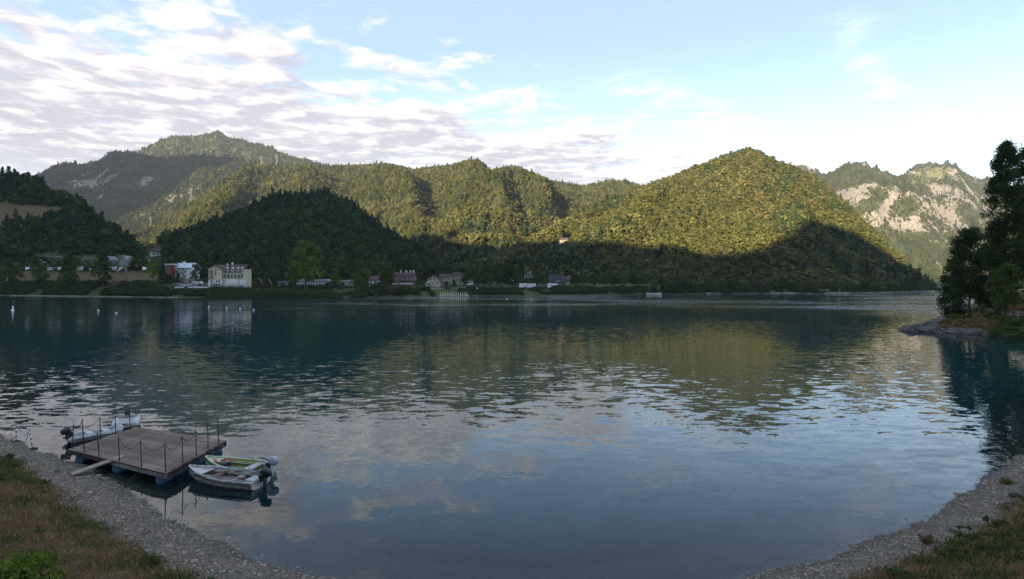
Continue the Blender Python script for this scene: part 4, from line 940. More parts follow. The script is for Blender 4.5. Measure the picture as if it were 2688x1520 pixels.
# campsite
h = House('campsite_house', 'long stone campsite house with red tiled roof', 'house', 104, 166, 700, 678, 9, 'stonewall'); h.roof('side', 6, 'redtile', .6); h.win([(112 + i * 9, 683) for i in range(6)] + [(112 + i * 9, 693) for i in range(6)], 1.0, 1.2); h.box('stair_tower', 150, 163, 673, 700, -1.2, 3, 'greywall')
h = House('campsite_house', 'short stone campsite house with flat brown roof between dark trees', 'house', 212, 254, 702, 682, 8, 'stonewall'); h.roof('side', 3, 'tile', .6); h.win([(219, 688), (228, 688), (240, 688), (249, 688)], 1.2, 1.4)
h = House('grey_house', 'grey gabled house behind the beige tent', 'house', 312, 334, 698, 682, 8, 'greywall', gable=10); h.roof('front', 10, 'greywall', .5); h.win([(319, 688), (328, 688), (323, 678)], 1.1, 1.2)
h = House('grey_house', 'small grey house with white gable peeping out left of the gabled one', 'house', 276, 292, 698, 682, 7, 'greywall', gable=8); h.roof('front', 8, 'greywall', .5); h.win([(281, 689), (287, 689)], 1.0, 1.1)
g = hit(322, 714); s = g.y / FPX
t = thing('tent', 'beige ridge tent with open front on the campsite terrace edge', 'tent', g)
MB().add([(-12 * s, -2, 0), (12 * s, -2, 0), (8 * s, 3, 0), (-8 * s, 3, 0), (-4 * s, -1, 13 * s), (8 * s, -1, 12 * s), (4 * s, 2, 12 * s)], [(0, 4, 3), (0, 5, 4), (4, 5, 6), (4, 6, 3), (5, 1, 2), (5, 2, 6)]).build('canvas', M['canvas'], t)
MB().add([(-2 * s, -2.1, 0), (9 * s, -2.1, 0), (4 * s, -1.35, 9 * s)], [(0, 1, 2)]).build('opening_shade', M['dark'], t)  # dark sheet standing in for the shade inside the tent
g = hit(338, 712); t = thing('canopy', 'tilted grey shade canopy on posts behind the beige tent', 'canopy', g)
MB().add([(-9 * s, 0, 11 * s), (4 * s, 0, 16 * s), (9 * s, 4, 20 * s), (-4 * s, 4, 14 * s), (-9 * s, 0, 10.5 * s), (4 * s, 0, 15.5 * s), (9 * s, 4, 19.5 * s), (-4 * s, 4, 13.5 * s)], [(0, 1, 2, 3), (7, 6, 5, 4), (0, 4, 5, 1), (1, 5, 6, 2), (2, 6, 7, 3), (3, 7, 4, 0)]).build('sheet', M['metalroof'], t)
for x, y, hh in ((-8 * s, .3, 11 * s), (3.5 * s, .2, 15.5 * s), (7.5 * s, 3.6, 18.5 * s), (-4 * s, 3.7, 13 * s)): MB().tube([(x, y, -.3), (x, y, hh)], .08).build('pole', M['dark'], t)
# thatched pile dwellings
def hut(px, pyb, w, h_, label):
    g = hit(px, pyb); s = g.y / FPX; t = thing('thatched_hut', label, 'hut', g, 0.25); w *= s; h_ *= s
    for x in (-w * .4, 0, w * .4):
        for y in (.4, 4.2): MB().tube([(x, y, -.4), (x, y, h_ * .28)], .12).build('stilt', M['wood'], t)
    MB().b2(-w * .5, w * .5, 0, 4.8, h_ * .25, h_ * .3).build('floor', M['wood'], t)
    MB().prism([(-w * .36, h_ * .3), (w * .36, h_ * .3), (w * .36, h_ * .5), (0, h_ * .92), (-w * .36, h_ * .5)], .5, 4.3).build('wall', M['beige'] if 0 else M['wood'], t)
    roof(t, 'front', -w * .36, w * .36, .4, 4.4, h_ * .45, h_ * .5, 'thatch', .5, .3)
    MB().b2(-w * .1, w * .1, .44, .5, h_ * .3, h_ * .62).build('door', M['dark'], t)
hut(676, 757, 28, 30, 'thatched wooden hut on stilts nearest the hotel veranda'); hut(703, 757, 20, 26, 'smaller thatched hut on stilts beside the larger one')
h = House('shed', 'grey flat-roofed shed right of the thatched huts', 'shed', 727, 756, 752, 737, 6, 'greywall'); h.roof('flat', 1.5, 'darkroof', .5); h.win([(735, 744), (747, 744)], 1.2, 1.0)
h = House('pavilion', 'white-framed glass pavilion behind the very large bright tree', 'pavilion', 778, 856, 753, 735, 9, 'palegl'); h.roof('flat', 1.2, 'white', .3)
for i in range(11):
    px = 782 + i * 7; h.win([(px, 739.5), (px, 748)], 1.25, 1.5, 'glass', 'white')
h = House('pavilion', 'dark green flat pavilion with white roof edge', 'pavilion', 863, 909, 753, 738, 8, 'greywall'); h.roof('flat', 1.2, 'white', .4); h.win([(872, 745), (884, 745), (900, 745)], 2.0, 2.0)
h = House('house', 'white house with low brown roof beside the round dense tree', 'house', 968, 990, 752, 735, 8, 'white'); h.roof('side', 9, 'tile', 1.0); h.win([(974, 741), (984, 741)], 1.0, 1.2)
# village group
h = House('house', 'dark red house with stacked wooden balconies and chimneys', 'house', 1036, 1086, 750, 723, 11, 'brownwall'); h.roof('side', 7, 'redtile', .8)
for px in (1048, 1063, 1074, 1082): h.chim(px, 2.0)
h.win([(1046, 729), (1056, 729), (1068, 729), (1079, 729), (1046, 738), (1056, 738), (1068, 738), (1079, 738)], 1.2, 1.5)
for z in (733, 742): h.bal(1050, 1066, z); h.bal(1070, 1083, z)
h.box('orange_end', 1036, 1042, 725, 748, -.3, 3, 'orange')
h = House('bar', 'low lakeside bar with white awning below the dark red house', 'bar', 1052, 1084, 757, 747, 4, 'redwall'); h.box('awning', 1052, 1083, 744, 746, -2.5, .5, 'white'); h.win([(1058, 751), (1066, 751), (1076, 751)], 1.4, 1.3)
h = House('kiosk', 'small white kiosk with striped awning left of the bar', 'kiosk', 1034, 1047, 757, 751, 3, 'white'); h.box('awning', 1031, 1045, 744, 746, -2, .5, 'white'); h.win([(1038, 753.5), (1043, 753.5)], .6, .7)
h = House('house', 'low beige gabled house with white ground floor beside the pink house', 'house', 1122, 1153, 752, 733, 9, 'beige', gable=9); h.roof('front', 9, 'tile', 1.1); h.win([(1130, 734), (1140, 734), (1128, 744), (1137, 744), (1147, 744)], 1.1, 1.3); h.box('porch', 1118, 1128, 741, 743, -2.2, .1, 'white'); h.box('porch_post', 1119, 1120.4, 743, 753, -2.1, -1.7, 'white')
h = House('house', 'pink house with red tiled roof between the two beige houses', 'house', 1155, 1181, 750, 727, 9, 'pink'); h.roof('side', 7, 'redtile', .8); h.win([(1161, 733), (1169, 733), (1176, 733), (1161, 741), (1169, 741), (1176, 741)], 1.0, 1.3)
h = House('house', 'tall beige house with wide red roof and corner balconies', 'house', 1183, 1216, 748, 721, 10, 'beige'); h.roof('hip', 8, 'redtile', 1.2); h.win([(1190, 726), (1200, 726), (1210, 726), (1190, 736), (1200, 736), (1210, 736), (1210, 744)], 1.2, 1.4); h.bal(1194, 1215, 729, 'concrete'); h.bal(1194, 1215, 739, 'concrete')
h = House('house', 'white three-storey house with brown hipped roof beside the dark cypress', 'house', 1377, 1398, 738, 721, 8, 'white'); h.roof('hip', 7, 'tile', 1.1); h.win([(1382, 724), (1388, 724), (1394, 724), (1382, 732), (1388, 732), (1394, 732)], 1.0, 1.3); h.bal(1376, 1399, 728.5); h.chim(1393, 1.0)
h = House('house', 'dark house with very large black pitched roof', 'house', 1444, 1477, 748, 740, 11, 'greywall'); h.roof('side', 18, 'darkroof', .9); h.win([(1450, 744), (1459, 744), (1468, 744)], 1.1, 1.0); h.box('porch', 1456, 1468, 738, 739.5, -2.4, .1, 'white')
h = House('house', 'small pale house with brown roof right of the black-roofed house', 'house', 1480, 1496, 746, 735, 7, 'beige'); h.roof('side', 9, 'tile', .7); h.win([(1484, 740), (1491, 740)], 1.1, 1.2); h.chim(1494, 1.6)
h = House('house', 'bright sunlit house alone on the wooded slope', 'house', 1470, 1490, 637, 629, 8, 'beige', hills=[HE, HC], yfrom=480); h.roof('side', 5, 'tile', .7); h.win([(1474, 632), (1480, 632), (1486, 632)], 1.3, 1.5); h.bal(1476, 1489, 635)
for px, pb, pt, w, lab in ((1463, 644, 622, 18, 'rounded tree beside the bright sunlit house'), (1488, 648, 631, 16, 'low tree hiding a corner of the bright sunlit house'), (1500, 644, 626, 18, 'tree just beyond the bright sunlit house'), (1475, 650, 636, 14, 'small tree on the slope right below the bright sunlit house')):
    g = hit(px, pb, 480, [HE, HC]); s_ = g.y / FPX; tree('broadleaf_tree', lab, 'round', 'leaf_wood', g, (pb - pt) * s_, w * s_, None, px)

h = House('house', 'small white house behind the round tree by the tall beige house', 'house', 1222, 1240, 748, 736, 7, 'white'); h.roof('side', 6, 'tile', .6); h.win([(1227, 741), (1235, 741)], 1.0, 1.2)
h = House('house', 'small cream house between the dark green pavilion and round dense tree', 'house', 912, 928, 752, 741, 7, 'cream'); h.roof('side', 6, 'tile', .6); h.win([(916, 746), (924, 746)], 1.0, 1.1)
h = House('house', 'little white house standing in the grove near the road', 'house', 1340, 1352, 744, 734, 6, 'white'); h.roof('front', 5, 'redtile', .5); h.win([(1343, 739), (1349, 739)], .9, 1.1)
# walls, road edge
def wall_run(name, label, cat, pts, hgt, mt, th=.35):
    b = [hit(px, py) for px, py in pts]; t = thing(name, label, cat, b[0])
    for i in range(len(b) - 1):
        p, q = b[i], b[i + 1]; v = q - p; L = math.hypot(v.x, v.y)
        o = MB().add([(0, -th / 2, -.5), (L - .02, -th / 2, -.5 + v.z), (L - .02, th / 2, -.5 + v.z), (0, th / 2, -.5), (0, -th / 2, hgt), (L - .02, -th / 2, hgt + v.z), (L - .02, th / 2, hgt + v.z), (0, th / 2, hgt)], [(3, 2, 1, 0), (4, 5, 6, 7), (0, 1, 5, 4), (1, 2, 6, 5), (2, 3, 7, 6), (3, 0, 4, 7)]).build('wall_section', M[mt], t)
        o.location = p - b[0]; o.rotation_euler = (0, 0, math.atan2(v.y, v.x))
wall_run('retaining_wall', 'pale low retaining wall below the brown campsite lawn', 'wall', [(118, 744), (150, 744), (185, 744), (230, 744), (262, 744.5)], .55, 'concrete')
wall_run('retaining_wall', 'dark retaining wall between the campsite lawn and the green slope', 'wall', [(294, 743), (330, 743.5), (370, 744), (402, 744.5)], .6, 'wood')
wall_run('retaining_wall', 'grey wall behind the hotel car park', 'wall', [(458, 747), (490, 747), (520, 747), (544, 747)], .8, 'concrete')
wall_run('kerb_wall', 'pale road edge wall along the village shore', 'wall', [(1048, 758.5), (1080, 758), (1120, 758), (1160, 757.5), (1200, 757), (1240, 757), (1280, 757), (1330, 757)], .5, 'concrete')
# ------------------------------------------------------------------ vehicles
def car_proto(paint, estate=False):
    t = bpy.data.objects.new('parked_car', None); COL.objects.link(t); t['category'] = 'car'
    L, W = 4.2, 1.72
    prof = [(-2.1, .35), (-2.1, .78), (-1.95, .92), (-1.05, .98), (2.0 if estate else 1.75, 1.0), (2.1, .9), (2.1, .35)]
    MB().prism(prof, -W / 2, W / 2).build('body', M[paint], t)
    roofp = [(-1.05, .97), (-.4, 1.44), (1.3 if estate else .9, 1.46), (1.95 if estate else 1.7, .99)]
    MB().add([(x, s * (W / 2 - (.04 if z < 1.1 else .2)), z) for s in (-1, 1) for x, z in roofp], [(0, 1, 2, 3), (7, 6, 5, 4), (0, 4, 5, 1), (1, 5, 6, 2), (2, 6, 7, 3)]).build('window_glass', M['glass'], t)
    MB().add([(x, s * (W / 2 - .22), z) for s in (-1, 1) for x, z in ((-.42, 1.44), (.92 + (.4 if estate else 0), 1.46), (.92 + (.4 if estate else 0), 1.52), (-.36, 1.5))], [(0, 1, 2, 3), (7, 6, 5, 4), (0, 4, 5, 1), (1, 5, 6, 2), (2, 6, 7, 3), (3, 7, 4, 0)]).build('roof_panel', M[paint], t)
    for x in (-1.3, 1.3):
        for y in (-W / 2, W / 2):
            w = MB().tube([(x, y - .1, .32), (x, y + .1, .32)], .32, 12).build('wheel', M['rubber'], t); MB().tube([(x, y - .115, .32), (x, y + .115, .32)], .19, 8).build('rim', M['steel'], w)
    return t
def camper_proto():
    t = bpy.data.objects.new('camper_van', None); COL.objects.link(t); t['category'] = 'camper'
    MB().prism([(-3.3, .4), (-3.3, 1.15), (-2.6, 1.3), (-2.2, 2.1), (-2.9, 2.25), (-2.9, 2.8), (-2.5, 3.0), (3.2, 3.0), (3.3, 2.8), (3.3, .4)], -1.1, 1.1).build('body', M['carwhite'], t)
    MB().add([(-2.62, -1.0, 1.32), (-2.62, 1.0, 1.32), (-2.28, 1.0, 2.05), (-2.28, -1.0, 2.05)], [(0, 1, 2, 3)]).build('windscreen', M['glass'], t).location = (-.03, 0, 0)
    for x in (-1.9, -.3, 1.6): MB().b2(x - .45, x + .45, -1.14, 1.14, 1.55, 2.15).build('side_window', M['glass'], t)
    for x in (-2.3, 1.9):
        for y in (-1.02, 1.02): w = MB().tube([(x, y - .12, .36), (x, y + .12, .36)], .36, 12).build('wheel', M['rubber'], t); MB().tube([(x, y - .135, .36), (x, y + .135, .36)], .2, 8).build('rim', M['steel'], w)
    MB().b2(-1.3, 2.4, -1.22, -1.1, 2.7, 2.85).build('awning_case', M['greywall'], t)
    return t
def caravan_proto():
    t = bpy.data.objects.new('caravan', None); COL.objects.link(t); t['category'] = 'caravan'
    MB().prism([(-2.2, .55), (-2.4, 1.2), (-2.1, 2.35), (-1.7, 2.6), (1.9, 2.6), (2.2, 2.35), (2.3, 1.2), (2.1, .55)], -1.05, 1.05).build('body', M['carwhite'], t)
    for x in (-1.4, .1, 1.5): MB().b2(x - .4, x + .4, -1.09, 1.09, 1.4, 2.0).build('window', M['glass'], t)
    for y in (-.95, .95): MB().tube([(0.2, y - .1, .32), (0.2, y + .1, .32)], .32, 12).build('wheel', M['rubber'], t)
    MB().tube([(-2.2, 0, .5), (-3.4, 0, .5)], .06).build('drawbar', M['steel'], t)
    return t
PV = {'w': car_proto('carwhite'), 'e': car_proto('carwhite', True), 's': car_proto('carsilver'), 'd': car_proto('cardark'), 'r': car_proto('carred'), 'c': camper_proto(), 'v': caravan_proto()}
_first = {k: True for k in PV}
def park(kind, px, py, label, group, rz=0.0, scale=None):
    g = hit(px, py); g.z += .02
    if _first[kind]:
        _first[kind] = False; o = PV[kind]; o.location = g; o.rotation_euler = (0, 0, rz); o['label'] = label; o['group'] = group
        if scale: o.scale = (scale,) * 3
        return o
    return dup(PV[kind], g, rz, label, group, scale)
GA = 'cars parked below the campsite slope'
for px, k, rz in ((385, 'w', .1), (402, 'e', 0), (415, 'w', .2), (426, 'd', .1)):
    park(k, px, 754.5, {'w': 'small white car parked at the foot of the green campsite slope', 'e': 'white estate car parked at the foot of the green campsite slope', 'd': 'dark car parked at the foot of the green campsite slope'}[k], GA, rz)
GB = 'cars in the hotel car park'
for i, (px, k) in enumerate(((459, 'd'), (470, 'e'), (482, 'w'), (494, 'd'), (504, 'w'), (516, 'e'), (529, 'w'), (541, 'w'))):
    park(k, px, 757.5, {'w': 'small white car in the hotel car park row by the bank', 'e': 'white estate car in the hotel car park row by the bank', 'd': 'dark car in the hotel car park row by the bank', 's': ''}[k], GB, .15 * (i % 3))
for i, (px, k) in enumerate(((465, 's'), (488, 'w'), (511, 's'), (526, 'd'), (538, 'r'))):
    park(k, px, 751.5, {'w': 'white car in the second hotel car park row by the grey wall', 's': 'silver car in the second hotel car park row by the grey wall', 'd': 'dark car in the second hotel car park row by the grey wall', 'r': 'red car in the second hotel car park row by the grey wall'}[k], GB, 3.1 + .1 * i)
park('c', 517, 751.0, 'white camper van standing in the hotel car park', 'campers along the shore', 0.0)
GC = 'vehicles along the village road'
park('w', 1292, 756.5, 'small white car on the road before the grove', GC)
park('s', 1328, 757, 'silver car on the road left of the white camper', GC)
park('d', 1350, 757.5, 'dark car on the road left of the white camper', GC)
park('c', 1376, 756, 'white camper van below the white three-storey house', 'campers along the shore', 3.14)
park('c', 1393, 756, 'white camper van standing nearest the dark cypress', 'campers along the shore', 0.05)
park('e', 1411, 757, 'white estate car parked under the dark cypress', GC)
park('c', 1452, 757, 'white motorhome parked below the black-roofed house', 'campers along the shore', 3.14, 1.12)
park('e', 1474, 757.5, 'white estate car just right of the white motorhome', GC)
park('w', 1515, 757, 'small white car under the first park tree', GC)
park('w', 1640, 757, 'small white car at the far end of the park row', GC)
GD = 'caravans on the campsite terrace'
for px, k, py in ((47, 'v', 711.5), (76, 'v', 711), (136, 'v', 711.5), (160, 'v', 711), (212, 'v', 711.5), (246, 'c', 711), (296, 'v', 711.5), (378, 'v', 712)):
    park(k, px, py, {47: 'white caravan on the terrace farthest from the beige tent', 76: 'white caravan on the terrace just before the long stone house begins', 136: 'white caravan in front of the middle of the long stone house', 160: 'white caravan below the grey stair tower of the long stone house', 212: 'white caravan in front of the short stone house', 246: 'white camper van at the end of the short stone house', 296: 'white caravan just beside the beige tent', 378: 'white caravan beside the bright green round tree'}[px], GD, (px % 7) * .45 - .9)

# ------------------------------------------------------------------ pedal boats and small craft on the far shore
M['liner_'] = mat('brown_pedalo_seat', (0.14, 0.11, 0.08), 0.6)
M['pedal'] = mat('cream_pedalo_plastic', (0.72, 0.70, 0.55), 0.4)
def pedalo_proto():
    t = bpy.data.objects.new('pedal_boat', None); COL.objects.link(t); t['category'] = 'pedal boat'
    for y in (-.5, .5):
        MB().loft([[(x, y + w * math.cos(q), max(.05, .22 + hh * math.sin(q))) for q in [2 * math.pi * j / 8 for j in range(8)]] for x, w, hh in ((-1.6, .03, .05), (-1.4, .2, .2), (0, .24, .24), (1.4, .2, .2), (1.65, .03, .05))], True).build('float', M['pedal'], t)
    MB().b2(-1.1, 1.1, -.5, .5, .36, .44).build('deck', M['pedal'], t)
    MB().prism([(.3, .5), (.85, .5), (1.1, .95), (1.0, .98), (.7, .62), (.3, .62)], -.5, .5).build('seat', M['liner_'], t)
    MB().tube([(-.8, 0, .4), (-1.05, 0, .8), (-.9, 0, 1.3), (-.95, .0, 1.75), (-1.2, -.1, 1.95), (-1.45, -.2, 1.8)], [.32, .26, .2, .2, .24, .08], 8).build('prow', M['pedal'], t)
    return t
pp = pedalo_proto(); pg = 'pedal boats moored in a row'; Yp = float(shoreY(1200)) - 5.5
for i, px in enumerate((1157.5, 1164, 1169.5) + tuple(1177 + 5.55 * j for j in range(10))):
    loc = ((px - CX) / FPX * Yp, Yp, 0.0); lab = 'cream pedal boat with curled prow moored in the row before the village'
    o = pp if i == 0 else dup(pp)
    o.location = loc; o.rotation_euler = (0, 0, 1.25 + .04 * (i % 3)); o['label'] = ('cream pedal boat with curled prow, %s counted from the jetty' % ORD[12 - i]) if i > 2 else ['cream pedal boat moored apart, farthest from the jetty', 'cream pedal boat moored apart, middle of the trio away from the jetty', 'cream pedal boat moored apart, innermost of the trio'][i]; o['group'] = pg
jet = thing('jetty', 'narrow floating jetty to the right of the pedal boats', 'jetty', ((1246 - CX) / FPX * Yp, Yp + 1, 0))
MB().b2(-2.4, 2.4, -.6, .6, .25, .4).build('deck', M['concrete'], jet)
for x in (-1.8, 0, 1.8): MB().b2(x - .5, x + .5, -.5, .5, -.1, .25).build('float', M['rubber'], jet)
t = thing('flag_post', 'white feather flag on a pole behind the pedal boat jetty', 'flag', hit(1251, 766)); MB().tube([(0, 0, -.3), (0, 0, 3.4)], .05).build('pole', M['steel'], t); MB().add([(0, -.02, 1.2), (.7, -.02, 1.4), (.55, -.02, 3.0), (0, -.02, 3.4), (0, .02, 1.2), (.7, .02, 1.4), (.55, .02, 3.0), (0, .02, 3.4)], [(0, 1, 2, 3), (7, 6, 5, 4), (0, 4, 5, 1), (1, 5, 6, 2), (2, 6, 7, 3)]).build('cloth', M['white'], t)
def hull_mesh(L, B, D, sheer=.12, n=12):
    """open boat hull along +x (bow at +L/2): outer skin"""
    rings = []
    for i in range(n + 1):
        u = i / n; x = -L / 2 + L * u
        b = B / 2 * (1 - max(0, (u - .35) / .65) ** 2.3) * (.9 + .1 * min(1, u / .3)); b = max(b, .02)
        zt = D * .75 + sheer * (max(0, u - .3) / .7) ** 2 * 2; zk = -D * .25 + (max(0, u - .75) / .25) ** 2 * D * .55
        rings.append([(x, -b, zt), (x, -b * .93, zk + (zt - zk) * .35), (x, -b * .55, zk + .04), (x, 0, zk), (x, b * .55, zk + .04), (x, b * .93, zk + (zt - zk) * .35), (x, b, zt)])
    return rings
def sail_proto():
    t = bpy.data.objects.new('sailing_boat', None); COL.objects.link(t); t['category'] = 'sailboat'
    r = hull_mesh(5.5, 1.8, .9); b = MB().loft(r); b.add(r[0], [tuple(range(7))]); b.build('hull', M['white'], t)
    b = MB(); b.loft([[p[0], p[-1]] for p in r], smooth=False); b.build('deck', M['white'], t).location = (0, 0, -.05)
    MB().tube([(.4, 0, .5), (.4, 0, 7.0)], [.06, .03]).build('mast', M['steel'], t); MB().tube([(.4, 0, 1.3), (-2.0, 0, 1.4)], .05).build('boom', M['steel'], t)
    MB().tube([(2.7, 0, .9), (.4, 0, 6.8)], .012, 4).build('forestay', M['steel'], t)
    return t
sp = sail_proto(); ys = float(shoreY(1710)) - 6
for i, (px, rz, lab) in enumerate(((1706, 3.3, 'white sailing dinghy with bare mast moored off the park row, beside the reed jetty'), (1727, .2, 'white sailing dinghy with bare mast moored nearer the pointed hill'))):
    o = sp if i == 0 else dup(sp); o.location = ((px - CX) / FPX * ys, ys, 0.05); o.rotation_euler = (0, 0, rz); o['label'] = lab; o['group'] = 'sailing dinghies at their moorings'
# channel marker and float balls
gm = P(33, 815, 0); Ym = CZ * FPX / (815 - HOR)
t = thing('channel_marker', 'green and white spar buoy standing alone off the left shore', 'buoy', ((33 - CX) / FPX * Ym, Ym, 0), 0)
MB().tube([(0, 0, -.5), (0, 0, .2), (.05, 0, .55), (.12, 0, 1.4)], [.42, .42, .2, .17], 12).build('float', M['white'], t)
M['green'] = mat('green_paint', (0.02, 0.10, 0.05), .5)
MB().tube([(.12, 0, 1.4), (.2, 0, 2.4), (.22, 0, 2.8), (.24, 0, 3.1)], [.2, .22, .3, .05], 12).build('topmark', M['green'], t)
bm_ = MB().ellip((0, 0, .08), (.28, .28, .25), 10, 6).mesh('mooring_buoy'); bm_.materials.append(M['white'])
for px, py, lab in [(a, b, 'small white float ball in the string of four off the hotel') for a, b in ((548, 806), (595, 809), (630, 811), (666, 814))] + [(a, b, 'small white float ball alone off the campsite bank') for a, b in ((258, 815), (305, 822))] + [(a, b, 'small white float ball close off the willow bushes') for a, b in ((927, 778), (1021, 776), (1089, 776))] + [(a, b, 'small white float ball off the road and grove') for a, b in ((1331, 784), (1395, 786))]:
    Yb = CZ * FPX / (py - HOR); o = link('mooring_buoy', bm_); o.location = ((px - CX) / FPX * Yb, Yb, 0); tag(o, lab, 'buoy', 'white float balls')
# pylons on the ridge
def pylon_mesh(hgt):
    b = MB(); w = hgt * .11
    for sx, sy in ((-1, -1), (1, -1), (1, 1), (-1, 1)): b.tube([(sx * w, sy * w, -2), (sx * w * .3, sy * w * .3, hgt * .62), (sx * w * .22, sy * w * .22, hgt)], .35, 4)
    for i in range(6):
        z0, z1 = hgt * .62 * i / 6, hgt * .62 * (i + 1) / 6; a0 = w * (1 - .7 * i / 6); a1 = w * (1 - .7 * (i + 1) / 6)
        for sy in (-1, 1): b.tube([(-a0, sy * a0, z0), (a1, sy * a1, z1)], .2, 4); b.tube([(a0, sy * a0, z0), (-a1, sy * a1, z1)], .2, 4)
    return b.mesh('lattice_tower')
pm = pylon_mesh(30); pm.materials.append(M['pylon']); am = MB()
for z, l in ((20, 7), (24.5, 8), (29, 6)): am.tube([(-l, 0, z), (0, 0, z + 1.4), (l, 0, z)], .3, 4); am.tube([(-l, 0, z), (l, 0, z)], .3, 4)
amesh = am.mesh('crossarm'); amesh.materials.append(M['pylon'])
for px, py, hpx, lab in ((396, 578, 22, 'lattice power pylon lowest on the wooded ridge'), (502, 512, 34, 'lattice power pylon halfway up the wooded ridge'), (686, 434, 26, 'lattice power pylon on the ridge top, left of a pair'), (727, 434, 28, 'lattice power pylon on the ridge top, right of a pair')):
    v = hitpy(HC, px, py); s = hpx / FPX * v[1] / 30
    t = thing('power_pylon', lab, 'pylon', (v[0], v[1], v[2] + 4), .5, 'power pylons on the ridge'); t.scale = (s, s, s); link('lattice_tower', pm, None, t); link('crossarm', amesh, None, t)

# ------------------------------------------------------------------ headland
HR = np.random.default_rng(77)
def poplar(name, label, px, Y, pyt, wpx, seed, leafm='leaf_poplar', shape='column', nc=120, per=120, ls=.42, lo=.07, fork=1):
    rng = np.random.default_rng(seed); x = (px - CX) / FPX * Y; z = float(head_z(np.array(x), np.array(Y))); hgt = CZ + (HOR - pyt) / FPX * Y - z; r = wpx / 2 / FPX * Y
    t = thing(name, label, 'tree', (x, Y, z)); link('trunk', trunk_mesh('trunk', hgt, .38 if hgt > 22 else .24, .12, 16, r * .9, rng), M['bark'], t)
    p, n = crown_points(rng, hgt, r, nc, per, lo, shape); keep = fbm(p[:, 0] / (r * .35), p[:, 2] / (r * .35), 2, seed) > .40; p, n = p[keep], n[keep]
    p = p + rng.normal(0, min(r * .10, .5), p.shape); v, f = leaf_quads(p, ls, rng, n, .9); link('crown', npmesh('crown', v, f), M[leafm], t); return t
poplar('poplar_tree', 'tall dark poplar with slim pointed crown on the headland path', 2640, 101, 350, 100, 1, nc=150, per=380, ls=.25)
poplar('poplar_tree', 'second tall poplar crowding the first behind the wooden fence', 2712, 104, 336, 104, 2, nc=150, per=380, ls=.25)
poplar('broadleaf_tree', 'medium dark tree with two trunks at the headland tip', 2542, 116, 586, 92, 3, 'leaf_poplar', 'round', 130, 150, .33, .14)
poplar('broadleaf_tree', 'lower tree leaning over the water at the headland tip', 2506, 122, 672, 66, 4, 'leaf_poplar', 'round', 80, 130, .33, .02)
poplar('broadleaf_tree', 'bushy tree filling the gap before the tall poplars', 2598, 114, 640, 80, 5, 'leaf_poplar', 'round', 110, 140, .33, .08)
poplar('broadleaf_tree', 'low green tree in front of the poplar trunks', 2640, 97, 690, 70, 6, 'leaf_tree', 'round', 50, 110, .36, .25)
poplar('young_tree', 'thin young tree on the grass slope below the path', 2578, 104, 792, 10, 7, 'leaf_tree', 'column', 10, 30, .2, .3)
for i, (px, Y, w, hh, lab) in enumerate(((2508, 112, 3.4, 1.6, 'dry yellowish bush on the point of the headland'), (2650, 92, 5.0, 2.4, 'green bush on the slope below the wooden fence'), (2610, 90, 3.5, 1.7, 'low bush near the stony water edge'), (2672, 86, 4.4, 2.0, 'dark bush where the headland meets the bay'))):
    x = (px - CX) / FPX * Y; tree('bush', lab, 'bush', 'leaf_yellow' if i == 0 else 'leaf_tree', (x, Y, float(head_z(np.array(x), np.array(Y))) - .1), hh, w, None, i)
# path and fence
pth = [(2545, 119), (2560, 114), (2580, 109), (2605, 104), (2635, 100), (2665, 97.5), (2700, 96), (2760, 95)]
pc = [np.array([(px - CX) / FPX * Y, Y]) for px, Y in pth]; V = []; F = []
pl = []
for i in range(len(pc) - 1):
    for j in range(6): pl.append(pc[i] + (pc[i + 1] - pc[i]) * j / 6)
pl = np.array(pl)
for i, p in enumerate(pl):
    tn = pl[min(i + 1, len(pl) - 1)] - pl[max(i - 1, 0)]; tn = tn / np.linalg.norm(tn); nn = np.array([-tn[1], tn[0]])
    zz = max(float(head_z(p[0] + nn[0] * o_, p[1] + nn[1] * o_)) for o_ in (-.75, -.35, 0, .35, .75)) + .06
    for sgn in (-.75, .75): q = p + nn * sgn; V.append((q[0], q[1], zz))
    for sgn in (-.85, .85): q = p + nn * sgn; V.append((q[0], q[1], zz - 1.2))
for i in range(len(pl) - 1):
    a, b = i * 4, i * 4 + 4; F += [(a, b, b + 1, a + 1), (a + 2, b + 2, b, a), (a + 1, b + 1, b + 3, a + 3)]
tag(link('path', npmesh('path', np.array(V), np.array(F)), mat('path_gravel', (0.30, 0.27, 0.23), .95, (.2, .18, .15), 1.5)), kind='structure')
fence = thing('wooden_fence', 'low wooden rail fence beside the headland path under the poplars', 'fence', (0, 0, 0)); prev = None
for i, (px, Y) in enumerate(((2652, 96.5), (2672, 95.2), (2694, 94.2), (2718, 93.5))):
    x = (px - CX) / FPX * Y; z = float(head_z(np.array(x), np.array(Y))) + .25
    if prev is None: fence.location = (x, Y, z); o0 = Vector((x, Y, z))
    q = Vector((x, Y, z)) - o0; MB().box((q.x, q.y, q.z + .35), (.14, .14, 1.5)).build('post', M['wood'] if 0 else M['concrete'], fence)
    if prev is not None:
        for hh in (.5, .95): MB().tube([prev + Vector((0, -.1, hh)), q + Vector((0, -.1, hh))], .06, 6).build('rail', M['concrete'], fence)
    prev = q
